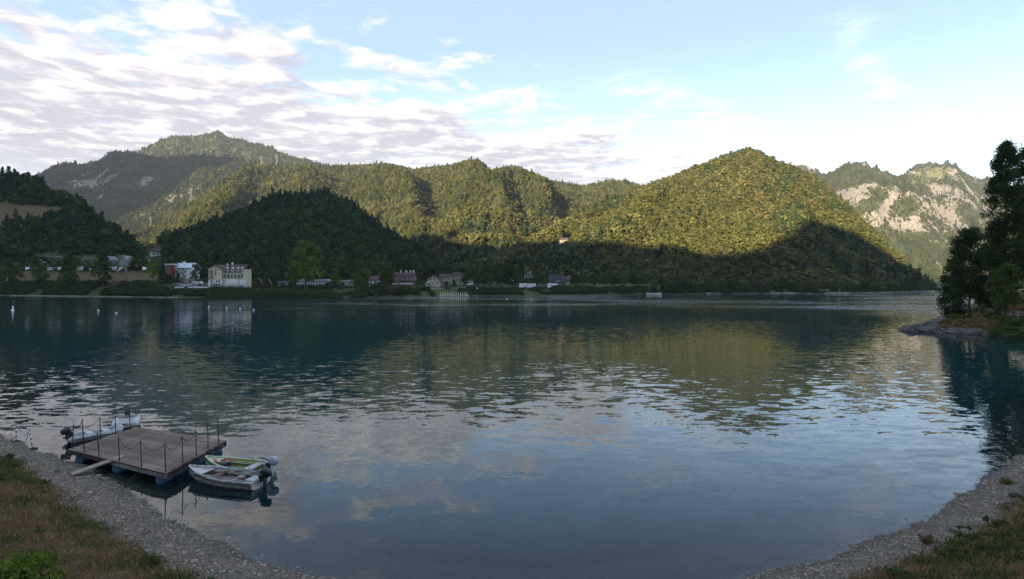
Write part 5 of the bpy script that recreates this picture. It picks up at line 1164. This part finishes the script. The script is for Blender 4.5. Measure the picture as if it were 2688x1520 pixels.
# boulders on the point
def rock_mesh(seed):
    bm = bmesh.new(); bmesh.ops.create_icosphere(bm, subdivisions=2, radius=.5)
    for v in bm.verts: n = mnoise.noise(v.co * 2.2 + Vector((seed * 9.1, 0, 0))); v.co *= 1 + .55 * n; v.co.z *= .62
    me = bpy.data.meshes.new('boulder'); bm.to_mesh(me); bm.free(); me.materials.append(MBOUL); return me
MBOUL = mat('boulder_stone', (0.11, 0.092, 0.078), .9, (.05, .043, .038), 2.0, bump=.5, rnd=.4)
RM = [rock_mesh(i) for i in range(5)]
edge = [(76.5, 86), (76.5, 90), (74.6, 95.2), (71, 97.2), (69.2, 99.6), (71.5, 103), (77, 109), (84, 117)]
for i in range(110):
    k_ = HR.uniform(1.4, len(edge) - 1.01); a = int(k_); f_ = k_ - a; x = edge[a][0] * (1 - f_) + edge[a + 1][0] * f_ + HR.normal(.3, .9); y = edge[a][1] * (1 - f_) + edge[a + 1][1] * f_ + HR.normal(0, .6)
    o = link('boulder', RM[i % 5], None, head_obj); s = HR.uniform(.45, 1.7) * (1.25 if 2 < k_ < 5 else .8); o.scale = (s * HR.uniform(.9, 1.5), s, s * HR.uniform(.8, 1.3)); o.rotation_euler = (0, 0, HR.uniform(0, 6.28))
    o.location = (x, y, max(float(head_z(np.array(x), np.array(y))), -.1) + .05)
CHG = new_coll('headgrass')
for i in range(2):
    p, n = crown_points(HR, .55, .6, 6, 16, 0, 'spread'); v, f = leaf_quads(p, .16, HR, n, .8); proto('headgrass%d' % i, v, f, M['grass_green'] if i else M['grass_dry'], CHG)
n = 5200; x = HR.uniform(66, 125, n); y = HR.uniform(72, 150, n); d = poly_sd(HEADL, x, y); ok = (d > 4.2) & (x / y < .95); x, y = x[ok], y[ok]
instancer('slope_grass', np.stack([x, y, head_z(x, y) - .05], 1), (fbm(x / 5, y / 5, 2, 6) > .47).astype(int), HR.uniform(.6, 1.5, len(x)), HR.uniform(0, 6.28, len(x)), CHG, 'rough dry and green grass on the headland slope', 'grass')
# ------------------------------------------------------------------ near shore: swimming platform, boats, beach
M['plank'] = mat('weathered_plank', (0.27, 0.185, 0.135), 0.85, (0.135, 0.09, 0.064), 2.5, 6, .4, 9, rnd=.28, stretch=(.25, 3, 3))
M['fascia'] = mat('weathered_board', (0.26, 0.25, 0.23), .85, (.15, .14, .12), 2.0, bump=.3, stretch=(.3, 2, 2))
M['beam'] = mat('dark_beam', (0.05, 0.042, 0.036), .85, None, 3)
M['bluefloat'] = mat('blue_plastic', (0.06, 0.14, 0.24), .45, (.035, .085, .15), 2.0)
M['rope'] = mat('dark_rope', (0.05, 0.045, 0.04), .9)
M['board'] = mat('pale_board', (0.30, 0.235, 0.175), .8, (.2, .155, .115), 3.0, 5, .3, stretch=(.3, 3, 3))
M['gelwhite'] = mat('boat_white', (0.50, 0.49, 0.45), .45, (.26, .245, .21), 3.4, 8)
M['liner'] = mat('boat_grey_liner', (0.30, 0.28, 0.25), .7, (.16, .14, .12), 2.5)
M['boatgreen'] = mat('boat_olive', (0.20, 0.24, 0.06), .6, (.13, .16, .045), 2.0)
M['palegreen'] = mat('boat_pale_green', (0.50, 0.54, 0.36), .5, (.36, .4, .25), 2.0)
M['redbrown'] = mat('varnished_thwart', (0.20, 0.09, 0.06), .6, (.12, .05, .035), 4)
M['orange_'] = mat('lifebuoy_orange', (0.60, 0.13, 0.05), .6, (.5, .1, .04), 3)
M['pvc'] = mat('grey_pvc', (0.37, 0.36, 0.335), .5, (.27, .265, .25), 1.5)
M['pvcw'] = mat('white_pvc', (0.55, 0.54, 0.49), .45, (.42, .41, .37), 1.5)
M['cowlgrey'] = mat('grey_cowling', (0.40, 0.42, 0.44), .35, (.3, .32, .34), 3)
M['cowlblack'] = mat('black_cowling', (0.018, 0.02, 0.026), .3, None, 3)
M['cowlblue'] = mat('dark_blue_cowling', (0.025, 0.03, 0.06), .35, None, 3)

Q = dict(FL=Vector((-21.05, 27.15, 0)), BL=Vector((-20.6, 31.35, 0)), BR=Vector((-14.35, 28.7, 0)), FR=Vector((-14.4, 23.75, 0)))
DZ = 0.56
def dq(u, v, z=0.0):
    """u along the front edge, v towards the lake"""
    a = Q['FL'].lerp(Q['FR'], u); b = Q['BL'].lerp(Q['BR'], u); p = a.lerp(b, v); return Vector((p.x, p.y, z))
base = dq(.5, .5)
plat = thing('swimming_platform', 'floating wooden swimming platform with black posts and blue floats', 'platform', base)
NPL = 36
for i in range(NPL):
    v0, v1 = i / NPL + .0036, (i + 1) / NPL - .0036
    e0 = -.012 * random.Random(i).random(); e1 = 1 + .012 * random.Random(i + 99).random(); th = .045; dz = .006 * random.Random(i + 7).random()
    c = [dq(e0, v0), dq(e1, v0), dq(e1, v1), dq(e0, v1)]; mid = sum(c, Vector()) / 4; mid.z = DZ + dz
    ax = (c[1] - c[0]).normalized(); rz = math.atan2(ax.y, ax.x); inv = Matrix.Rotation(-rz, 3, 'Z')
    lc = [inv @ (Vector((q.x, q.y, 0)) - Vector((mid.x, mid.y, 0))) for q in c]
    b = MB().add([(q.x, q.y, -th) for q in lc] + [(q.x, q.y, 0) for q in lc], [(3, 2, 1, 0), (4, 5, 6, 7), (0, 1, 5, 4), (1, 2, 6, 5), (2, 3, 7, 6), (3, 0, 4, 7)])
    o = b.build('plank', M['plank'], plat); o.location = mid - base; o.rotation_euler = (0, 0, rz)
def beam(name, a, b, w, h, z, m, parent=plat):
    a = a.copy(); b = b.copy(); d = b - a; L = math.hypot(d.x, d.y); o = MB().b2(0, L, -w / 2, w / 2, z - h, z).build(name, m, parent); o.location = Vector((a.x, a.y, 0)) - base; o.rotation_euler = (0, 0, math.atan2(d.y, d.x)); return o
for u in (.02, .25, .5, .75, .975): beam('joist', dq(u, .01), dq(u, .99), .12, .16, DZ - .055, M['beam'])
beam('fascia_board', dq(.45, .012), dq(1.0, .012), .04, .15, DZ - .1, M['fascia']); beam('edge_beam', dq(0, .012), dq(.44, .012), .06, .17, DZ - .055, M['beam']); beam('edge_beam', dq(0, .992), dq(1, .992), .06, .17, DZ - .055, M['beam'])
beam('side_rail', dq(.993, 0), dq(.993, 1), .05, .08, DZ - .225, M['beam'])
for u in (.93, .5, .09):
    for i in range(6):
        v0, v1 = .03 + i * .163, .03 + i * .163 + .135
        a, b = dq(u, v0, .13) - base, dq(u, v1, .13) - base
        o = MB().tube([a, a.lerp(b, .06), a.lerp(b, .94), b], [.17, .235, .235, .17], 14).build('float', M['bluefloat'], plat)
POSTS = [(0.012, .03, 1.16, (.05, 0)), (.155, .03, 1.55, (-.12, 0)), (.33, .02, 1.12, (-.1, 0)), (.55, .012, 1.12, (-.06, 0)), (.77, .012, 1.15, (-.06, 0)), (.985, .03, 1.22, (-.06, 0)), (.99, .27, 1.2, (-.05, 0)), (.99, .48, 1.2, (-.04, 0)), (.99, .68, 1.25, (-.03, 0)), (.99, .87, 1.3, (-.02, 0)), (.012, .42, 1.15, (-.05, 0)), (.012, .65, 1.2, (-.05, 0)), (.012, .88, 1.15, (-.05, 0))]
tops = []
for u, v, hgt, ln in POSTS:
    p = dq(u, v, DZ - .3) - base; q = p + Vector((ln[0], ln[1], hgt + .3)); MB().tube([p, q], .021, 8).build('post', M['dark'], plat); tops.append(q - Vector((0, 0, .06)))
def rope(a, b, sag, name='rope', parent=plat, r=.011, m='rope'):
    pts_ = [a.lerp(b, i / 9) - Vector((0, 0, sag * 4 * (i / 9) * (1 - i / 9))) for i in range(10)]; return MB().tube(pts_, r, 5).build(name, M[m], parent)
for a, b, sg in ((3, 4, .42), (4, 5, .35), (5, 6, .4), (6, 7, .3), (7, 8, .3), (8, 9, .22), (0, 10, .3), (10, 11, .25), (11, 12, .25), (0, 1, .25)): rope(tops[a], tops[b], sg)
# gangplank, its foot on the gravel
gp = thing('gangplank', 'plain wooden gangplank leading from the gravel onto the platform', 'gangplank', (0, 0, 0))
a = Vector((-17.72, 26.05, DZ + .035)); bx_, by_ = -18.98, 24.62; b = Vector((bx_, by_, float(near_z(np.array(bx_), np.array(by_))) + .05)); gp.location = b
d = a - b; L = d.length; o = MB().b2(0, L, -.21, .21, -.025, .025).build('board', M['board'], gp); o.rotation_euler = (0, -math.asin(d.z / L), math.atan2(d.y, d.x))
for k_ in (.2, .5, .8):
    c_ = MB().b2(L * k_ - .04, L * k_ + .04, -.2, .2, -.06, -.025).build('cleat', M['beam'], gp); c_.rotation_euler = o.rotation_euler

def outboard(parent, x, z, cowl, s=1.0, tilt=0.0, y=0.0):
    """outboard motor clamped at the stern (local -x is aft)"""
    o = MB().b2(-.14, .06, -.12, .12, -.1, .14).build('outboard_motor', M['dark'], parent); o.location = (x, y, z); o.rotation_euler = (0, tilt, 0); o.scale = (s, s, s)
    MB().loft([[(-.2 + cx + rx * math.copysign(abs(math.cos(q)) ** .6, math.cos(q)) * (1.15 if math.cos(q) < 0 else 1), ry * math.copysign(abs(math.sin(q)) ** .6, math.sin(q)), zz) for q in [2 * math.pi * j / 12 for j in range(12)]] for zz, rx, ry, cx in ((.12, .05, .05, 0), (.12, .17, .12, 0), (.2, .22, .145, 0), (.34, .22, .14, .01), (.42, .17, .11, .03), (.44, .03, .02, .03))], True).build('cowling', M[cowl], o)
    MB().tube([(-.2, 0, .16), (-.2, 0, -.25), (-.22, 0, -.62)], [.09, .075, .06], 10).build('shaft', M[cowl if cowl != 'cowlgrey' else 'cowlgrey'], o)
    MB().tube([(-.02, 0, -.62), (-.12, 0, -.62), (-.34, 0, -.62), (-.4, 0, -.62)], [.01, .06, .055, .02], 10).build('gearcase', M['dark'], o)
    pb = MB()
    for k_ in range(3): q = k_ * 2.09; pb.add([(-.4, 0, -.62), (-.37, .05 * math.cos(q) - .03 * math.sin(q), -.62 + .05 * math.sin(q)), (-.42, .15 * math.cos(q), -.62 + .15 * math.sin(q)), (-.44, .07 * math.cos(q) + .05 * math.sin(q), -.62 + .12 * math.sin(q))], [(0, 1, 2, 3)])
    pb.build('propeller', M['steel'], o)
    MB().tube([(-.02, 0, .2), (.25, 0, .26), (.45, .02, .27)], [.03, .022, .025], 8).build('tiller', M['dark'], o)
    return o
def open_boat(name, label, pos, rz, L, B, D, outer, inner, rimm, z):
    t = thing(name, label, 'boat', (pos[0], pos[1], z), rz); r = hull_mesh(L, B, D, .10, 18)
    b = MB().loft(r); b.add(r[0], [tuple(range(7))]); b.build('hull', M[outer], t)
    ins = []
    for ring in r:
        zt = ring[0][2]; ins.append([(ring[0][0] + .02, ring[0][1] * .94, zt - .01), (ring[0][0] + .02, ring[0][1] * .80, .10), (ring[0][0] + .02, 0, .08), (ring[0][0] + .02, ring[6][1] * .80, .10), (ring[0][0] + .02, ring[6][1] * .94, zt - .01)])
    b = MB().loft(ins[:-1]); b.add(ins[0], [tuple(range(5))]); b.build('liner', M[inner], t)
    rim = [Vector(x_[0]) for x_ in r] + [Vector(x_[6]) for x_ in r[::-1]]
    b = MB(); b.tube([p + Vector((0, 0, .012)) for p in rim] + [rim[0] + Vector((0, 0, .012))], .042, 8); b.build('gunwale', M[rimm], t)
    st_p = [Vector((p.x, p.y + (.028 if p.y > 0 else -.028), p.z - .075)) for p in rim]; MB().tube(st_p, .022, 6).build('rubbing_strake', M['beam'], t)
    wl = [Vector((x_[1][0], x_[1][1] * 1.004, -.005)) for x_ in r[:-2]]; wr = [Vector((x_[5][0], x_[5][1] * 1.004, -.005)) for x_ in r[:-2]]
    for q_ in (wl, wr): MB().tube(q_, .016, 5).build('waterline_stripe', M['beam'], t)
    t['_'] = 0; del t['_']
    return t, r
def boat_axis(bow, stern): d = Vector(bow) - Vector(stern); return math.atan2(d.y, d.x), ((bow[0] + stern[0]) / 2, (bow[1] + stern[1]) / 2), d.length
# white boat
rz, c, L = boat_axis((-13.98, 24.78), (-10.42, 23.72))
wb, r = open_boat('motor_boat', 'white open motor boat with black outboard moored at the platform corner', c, rz, L, 1.34, .40, 'gelwhite', 'liner', 'gelwhite', .04)
fd = MB(); fd.loft([[Vector(x_[0]) * 1, Vector(x_[6]) * 1] for x_ in r[13:]], smooth=False); fd.build('foredeck', M['gelwhite'], wb).location = (0, 0, -.015)
for x, m_ in ((.35, 'redbrown'), (-.75, 'liner')): MB().b2(x - .13, x + .13, -.60, .60, .235, .27).build('thwart', M[m_], wb)
MB().b2(-1.5, 1.0, -.58, -.40, .19, .22).build('side_bench', M['liner'], wb); MB().b2(-1.5, 1.0, .40, .58, .19, .22).build('side_bench', M['liner'], wb)
for sg in (-1, 1):
    pts_ = [Vector((x, sg * (.62 - .22 * max(0, (x - .2) / 1.2) ** 2), .36 + .03 * (x > .8))) for x in (-1.5, -.9, -.3, .3, .9, 1.2)]
    MB().tube([pts_[0] - Vector((0, 0, .1))] + [p + Vector((0, 0, .03)) for p in pts_] + [pts_[-1] - Vector((0, 0, .06))], .014, 6).build('grab_rail', M['steel'], wb)
MB().b2(-1.72, -1.3, -.25, .3, .1, .3).build('fuel_tank', M['cowlgrey'], wb); MB().b2(-1.25, -.95, .05, .4, .1, .26).build('locker', M['wood'], wb)
for i in range(5): MB().b2(-1.2, 1.0, -.40 + i * .165, -.40 + i * .165 + .14, .088, .108).build('floorboard', M['plank'], wb)
outboard(wb, -L / 2 - .02, .34, 'cowlblack', 1.0, -.1)
def oar(label, p, rz, z, tilt=0.0):
    t = thing('oar', label, 'oar', p, rz); t.rotation_euler = (0, tilt, rz)
    MB().tube([(-1, 0, 0), (.55, 0, 0)], .02, 8).build('shaft', M['board'], t); MB().add([(.5, -.03, -.008), (.75, -.075, -.008), (1.05, -.07, -.008), (1.05, .07, -.008), (.75, .075, -.008), (.5, .03, -.008), (.5, -.03, .008), (.75, -.075, .008), (1.05, -.07, .008), (1.05, .07, .008), (.75, .075, .008), (.5, .03, .008)], [(5, 4, 3, 2, 1, 0), (6, 7, 8, 9, 10, 11)] + [(i, (i + 1) % 6, (i + 1) % 6 + 6, i + 6) for i in range(6)]).build('blade', M['board'], t)
ca, sa = math.cos(rz), math.sin(rz)
def inboat(x, y): return c[0] + ca * x - sa * y, c[1] + sa * x + ca * y
oar('wooden oar lying along the side of the white open boat', (*inboat(-.15, -.3), .04 + .30), rz, 0); oar('wooden oar lying across the thwarts of the white open boat', (*inboat(-.2, .22), .04 + .30), rz + .12, 0)
# green boat
rz, c, L = boat_axis((-13.95, 26.05), (-10.75, 25.18)); ca, sa = math.cos(rz), math.sin(rz)
gb, r = open_boat('motor_boat', 'olive green open motor boat with grey outboard beside the white boat', c, rz, L, 1.3, .42, 'palegreen', 'boatgreen', 'palegreen', .04)
fd = MB(); fd.loft([[Vector(x_[0]), Vector(x_[6])] for x_ in r[14:]], smooth=False); fd.build('foredeck', M['palegreen'], gb).location = (0, 0, -.015)
MB().b2(-1.1, -.72, -.52, .52, .27, .31).build('bench', M['gelwhite'], gb); MB().b2(.2, .5, .15, .5, .1, .46).build('console', M['dark'], gb)
MB().b2(-.6, .9, -.5, -.33, .25, .28).build('side_bench', M['boatgreen'], gb)
for sg, x0, x1 in ((1, -1.2, .25), (-1, -1.0, .3)):
    hh = .26 if sg > 0 else .1
    MB().tube([(x0, sg * .6, .32), (x0 + .05, sg * .6, .34 + hh), ((x0 + x1) / 2, sg * .62, .34 + hh), (x1 - .05, sg * .6, .35 + hh), (x1, sg * .6, .34)], .014, 6).build('rail', M['steel'], gb)
    MB().tube([((x0 + x1) / 2, sg * .61, .3), ((x0 + x1) / 2, sg * .61, .35 + hh)], .014, 6).build('rail_post', M['dark'], gb)
MB().ellip((-1.35, -.3, .3), (.16, .13, .16), 10, 6).build('fender', M['gelwhite'], gb)
outboard(gb, -L / 2 - .02, .38, 'cowlgrey', 1.05, -.1)
t = thing('lifebuoy', 'orange ring lifebuoy lying in the bow of the green boat', 'lifebuoy', (*inboat(.92, -.1), .04 + .34)); t.rotation_euler = (.18, -.1, rz)
tor = MB(); N1, N2 = 24, 10; tor.loft([[((.27 + .085 * math.cos(2 * math.pi * j / N2)) * math.cos(2 * math.pi * i / N1), (.27 + .085 * math.cos(2 * math.pi * j / N2)) * math.sin(2 * math.pi * i / N1), .065 * math.sin(2 * math.pi * j / N2)) for j in range(N2)] for i in range(N1 + 1)], True); tor.build('ring', M['orange_'], t)
for k_ in range(4):
    q = k_ * math.pi / 2 + .4; bnd = MB(); bnd.loft([[((.27 + .092 * math.cos(2 * math.pi * j / N2)) * math.cos(q + dd), (.27 + .092 * math.cos(2 * math.pi * j / N2)) * math.sin(q + dd), .072 * math.sin(2 * math.pi * j / N2)) for j in range(N2)] for dd in (-.12, .12)], True); bnd.build('band', M['gelwhite'], t)
# inflatables
def inflatable(label, stern, bow, cowl, tube_m, tilt=-.15, W=1.4, R_=.2, seats=2):
    rz, c, L = boat_axis(bow, stern); t = thing('inflatable_boat', label, 'boat', (c[0], c[1], .02), rz)
    y = W / 2 - R_; pts_ = [Vector((-L / 2 - .28, y, .24)), Vector((-L / 2 - .1, y, .24)), Vector((-L / 2, y, .24)), Vector((-.2, y, .24))]
    pts_ += [Vector((L * .22 + (L * .28 - R_) * math.sin(q), y * math.cos(q), .24 + .14 * math.sin(q))) for q in [math.pi * i / 14 for i in range(15)]]
    pts_ += [Vector((-.2, -y, .24)), Vector((-L / 2, -y, .24)), Vector((-L / 2 - .1, -y, .24)), Vector((-L / 2 - .28, -y, .24))]
    rs = [.03, .15, R_] + [R_] * (len(pts_) - 6) + [R_, .15, .03]; MB().tube(pts_, rs, 12).build('tube', M[tube_m], t)
    MB().tube([p + Vector((0, .0, .0)) + Vector((0, math.copysign(R_ * .98, p.y) if abs(p.y) > .2 else 0, 0)) + (Vector((R_, 0, 0)) if abs(p.y) <= .2 else Vector()) for p in pts_[2:-2]], .025, 6).build('rubbing_strake', M['dark'], t)
    MB().b2(-L / 2 + .08, L * .3, -y, y, .08, .12).build('floor', M['cowlgrey'], t); MB().b2(-L / 2 + .05, -L / 2 + .1, -y, y, .1, .5).build('transom', M['pvc'], t)
    for i in range(seats): MB().b2(-.55 + i * .75, -.28 + i * .75, -y - .02, y + .02, .36, .4).build('seat', M['pvcw'], t)
    rp = []
    for i in range(13): q = i / 12; rp.append(Vector((-L * .35 + L * .6 * q, -W / 2 - .005, .3 - .05 * abs(math.sin(q * math.pi * 3)))))
    MB().tube(rp, .012, 5).build('grab_line', M['rope'], t)
    outboard(t, -L / 2 + .02, .46, cowl, .95, tilt); return t
inflatable('grey inflatable boat with black outboard lying along the platform side', (-23.3, 30.2), (-21.75, 32.0), 'cowlblack', 'pvc', -.25, 1.25, .18)
inflatable('white inflatable boat with dark blue outboard behind the grey one', (-23.1, 34.3), (-22.1, 32.6), 'cowlblue', 'pvcw', -.5, 1.4, .19, 1)
# rope barrier posts at the water edge
M['stripe'] = bpy.data.materials.new('black_white_stripes'); M['stripe'].use_nodes = True
k = NT(M['stripe'].node_tree); k.n.clear(); zc_ = k.sep(k.node('ShaderNodeTexCoord').outputs['Object'])[2]
st_ = k.m('GREATER_THAN', k.m('FRACT', k.m('MULTIPLY', zc_, 4.2)), .5); bs = k.node('ShaderNodeBsdfPrincipled', {'Base Color': k.mix(st_, (.02, .02, .02, 1), (.7, .7, .7, 1)), 'Roughness': .5}); om = k.node('ShaderNodeOutputMaterial'); k.l.new(bs.outputs[0], om.inputs[0])
bp_ = []
for px, py, hgt, lean, lab in ((42.5, 1161, .88, .0, 'upright black and white striped barrier post at the water edge'), (86, 1179, .98, -.17, 'leaning black and white striped barrier post at the water edge')):
    Y = CZ * FPX / (py - HOR); x = (px - CX) / FPX * Y; z = max(float(near_z(np.array(x), np.array(Y))), -.05)
    t = thing('barrier_post', lab, 'post', (x, Y, z)); t.rotation_euler = (0, lean, 0)
    MB().tube([(0, 0, .05), (0, 0, hgt)], .026, 10).build('pole', M['stripe'], t); MB().tube([(0, 0, -.03), (0, 0, .03), (0, 0, .09)], [.2, .2, .06], 14).build('foot', M['rubber'], t); MB().tube([(0, 0, hgt), (0, 0, hgt + .05)], [.035, .02], 8).build('cap', M['dark'], t)
    bp_.append(Vector((x + math.sin(lean) * hgt, Y, z + hgt * math.cos(lean))))
ch = thing('barrier_rope', 'slack rope hanging from the striped posts to the gravel', 'rope', bp_[0])
rope(Vector((0, 0, -.03)), Vector((.25, .05, -.35)), .02, 'rope_end', ch, .012); rope(Vector((0, 0, -.03)), Vector((-1.3, 1.2, -.3)), .3, 'rope_end', ch, .012)
e = bp_[1] - bp_[0]; rope(e, e + Vector((-.3, .02, -.25)), .05, 'rope_end', ch, .012); rope(e, e + Vector((-.12, -.1, -.55)), .03, 'rope_end', ch, .012)
# mooring lines
def line(label, a, b, sag):
    t = thing('mooring_line', label, 'rope', a); rope(Vector((0, 0, 0)), Vector(b) - Vector(a), sag, 'strand', t, .012)
gz = lambda x, y: float(near_z(np.array(x), np.array(y)))
line('dark mooring line from the platform corner down to the beach', dq(0, .02, DZ - .1), (-21.3, 25.9, gz(-21.3, 25.9)), .25)
line('dark mooring line lying from the platform front to the gravel', dq(.75, .0, DZ - .2), (-16.2, 21.6, gz(-16.2, 21.6) + .02), .3)
line('short mooring line tying the white boat to the platform', Vector((-13.75, 24.7, .6)), dq(.99, .18, DZ), .08)
line('short mooring line tying the green boat to the platform', Vector((-13.7, 25.95, .6)), dq(.99, .42, DZ), .08)

# gravel, grass, plants
GR = np.random.default_rng(5)
MPEB = mat('pebble_stone', (0.31, 0.24, 0.17), .85, (.12, .092, .066), 8, rnd=.55)
CP = new_coll('pebbles')
for i in range(4):
    bm = bmesh.new(); bmesh.ops.create_icosphere(bm, subdivisions=1, radius=.5)
    for v_ in bm.verts: v_.co *= 1 + .4 * mnoise.noise(v_.co * 2 + Vector((i * 5.3, 0, 0))); v_.co.z *= .6
    me = bpy.data.meshes.new('pebble%d' % i); bm.to_mesh(me); bm.free(); me.materials.append(MPEB); CP.objects.link(bpy.data.objects.new('pebble%d' % i, me))
n = 300000; x = GR.uniform(-34, 34, n); y = GR.uniform(9, 38, n); d = near_d(x, y); fr_ = np.abs(x) < y * .93 + .5
ok = fr_ & (d > -.5) & (d < bw(x) + .6 - GR.uniform(0, .9, n)) & (y > 14.2); x, y = x[ok], y[ok]; sz = GR.lognormal(math.log(.040), .52, len(x)).clip(.018, .26)
instancer('gravel', np.stack([x, y, near_z(x, y) + .004], 1), GR.integers(0, 4, len(x)), sz, GR.uniform(0, 6.28, len(x)), CP, 'grey lake gravel covering the beach', 'gravel')
def tuft(name, nb, h, spread, w, m, coll):
    V = []; F = []
    for j in range(nb):
        x, y = GR.normal(0, spread, 2); q = GR.uniform(0, 6.28); hh = h * GR.uniform(.5, 1.2); lx, ly = GR.normal(0, h * .45, 2); b = len(V)
        V += [(x - math.cos(q) * w, y - math.sin(q) * w, -.02), (x + math.cos(q) * w, y + math.sin(q) * w, -.02), (x + lx + math.cos(q) * w * .3, y + ly + math.sin(q) * w * .3, hh), (x + lx - math.cos(q) * w * .3, y + ly - math.sin(q) * w * .3, hh)]; F.append((b, b + 1, b + 2, b + 3))
    proto(name, np.array(V), np.array(F), m, coll)
CG = new_coll('turfs')
for i in range(2): tuft('a_dry%d' % i, 18, .055, .12, .012, M['grass_dry'], CG)
for i in range(2): tuft('b_green%d' % i, 16, .075, .12, .014, M['grass_green'], CG)
n = 120000; x = GR.uniform(-34, 34, n); y = GR.uniform(8, 36, n); d = near_d(x, y); ok = (np.abs(x) < y * .95 + .5) & (d > bw(x) - .3 + GR.uniform(0, .7, n)) & (d < 14) & (y > 11); x, y, d = x[ok], y[ok], d[ok]
gn = fbm(x / 1.7, y / 1.7, 3, 33) + .30 * np.exp(-((d - 2.9) / .9) ** 2) - .12
idx = np.where(GR.uniform(.38, .95, len(x)) < gn, 2, 0) + GR.integers(0, 2, len(x))
instancer('slope_grass', np.stack([x, y, near_z(x, y)], 1), idx, GR.uniform(.6, 1.5, len(x)), GR.uniform(0, 6.28, len(x)), CG, 'short dry brown and green grass on the near bank', 'grass')
# low plants
CPL = new_coll('lowplants')
for i in range(3):
    p, nn = crown_points(GR, .22, .24, 7, 18, 0, 'spread'); v, f = leaf_quads(p, .07, GR, nn, .7); proto('lowplant%d' % i, v, f, M['leaf_shrub'] if i else M['grass_green'], CPL)
n = 1100; x = GR.uniform(-30, 30, n); y = GR.uniform(11, 34, n); d = near_d(x, y); nz = fbm(x / 1.1, y / 1.1, 3, 44); ok = (np.abs(x) < y * .95) & (d > bw(x) - .3) & (d < 5.0) & (nz + .25 * np.exp(-((d - 2.4) / .7) ** 2) > .66); x, y = x[ok], y[ok]
instancer('low_plants', np.stack([x, y, near_z(x, y)], 1), GR.integers(0, 3, len(x)), GR.uniform(.5, 1.5, len(x)), GR.uniform(0, 6.28, len(x)), CPL, 'low weeds where the turf meets the gravel', 'weeds')
def shrub(label, px, py, zg, w, hh, leaf, ls=.11, nc=40, per=60, seed=0):
    Y = (CZ - zg) * FPX / (py - HOR); x = (px - CX) / FPX * Y; rng_ = np.random.default_rng(seed); z = gz(x, Y)
    t = thing('shrub', label, 'shrub', (x, Y, z)); st = MB()
    for i in range(7): q = rng_.uniform(0, 6.28); st.tube([(0, 0, -.1), (math.cos(q) * w * .2, math.sin(q) * w * .2, hh * .5), (math.cos(q) * w * .4, math.sin(q) * w * .4, hh * .85)], [.03, .02, .008], 5)
    st.build('stem', M['bark'], t); p, nn = crown_points(rng_, hh, w / 2, nc, per, 0.0, 'spread'); v, f = leaf_quads(p, ls, rng_, nn, .7); link('foliage', npmesh('foliage', v, f), M[leaf], t)
shrub('bright leafy shrub at the foot of the dry grass bank', 20, 1490, 2.4, 2.0, .85, 'leaf_bright', .10, 46, 70, 1)
shrub('low trailing green shrub beside the bright leafy one', 95, 1530, 2.4, 1.2, .5, 'leaf_tree', .09, 30, 50, 2)
shrub('small grey-green clump on the gravel edge of the left bank', 400, 1490, .5, .6, .16, 'leaf_shrub', .045, 16, 34, 3)
shrub('dry brown clump on the gravel below the right bank', 2432, 1428, .3, .5, .26, 'grass_dry', .04, 16, 34, 4)
shrub('small pale weed clump on the gravel by the right waterline', 2640, 1262, .3, .55, .22, 'leaf_yellow', .05, 14, 36, 5)
# stray stones and driftwood on the beach
for i, (px, py, s, lab) in enumerate(((2670, 1308, .42, 'pale stone on the gravel by the right grass edge'), (2506, 1398, .3, 'small pale stone where right turf meets gravel'), (448, 1290, .30, 'grey stone half sunk in the shallows before the platform'), (150, 1237, .22, 'flat pale stone on the gravel beside the gangplank foot'))):
    Y = CZ * FPX / (py - HOR) * .97; x = (px - CX) / FPX * Y; o = link('stone', RM[i], None); o.location = (x, Y, gz(x, Y) + s * .12); o.scale = (s * 1.3, s, s); tag(o, lab, 'stone')
t = thing('driftwood', 'short pale driftwood stick at the waterline by the gangplank', 'driftwood', (-17.55, 24.4, gz(-17.55, 24.4) + .03), -.5); MB().tube([(-.28, 0, 0), (0, .03, .03), (.3, 0, .01)], [.02, .035, .02], 7).build('stick', M['board'], t); MB().tube([(0, .03, .03), (.12, .14, .06)], [.02, .008], 6).build('twig', M['board'], t)
# ------------------------------------------------------------------ evening haze
def haze():
    o = MB().b2(-5200, 5200, -2400, 6500, -15.5, 1120).build('haze', None)
    m = bpy.data.materials.new('haze'); m.use_nodes = True; k = NT(m.node_tree); k.n.clear()
    v = k.node('ShaderNodeVolumePrincipled', {'Color': (0.80, 0.87, 1.0, 1), 'Density': HAZE, 'Anisotropy': 0.2})
    ou = k.node('ShaderNodeOutputMaterial'); k.l.new(v.outputs[0], ou.inputs[1])
    o.data.materials.append(m); tag(o, 'pale blue evening haze lying over the lake and mountains', 'haze', kind='stuff')
HAZE = 0.00005
haze()
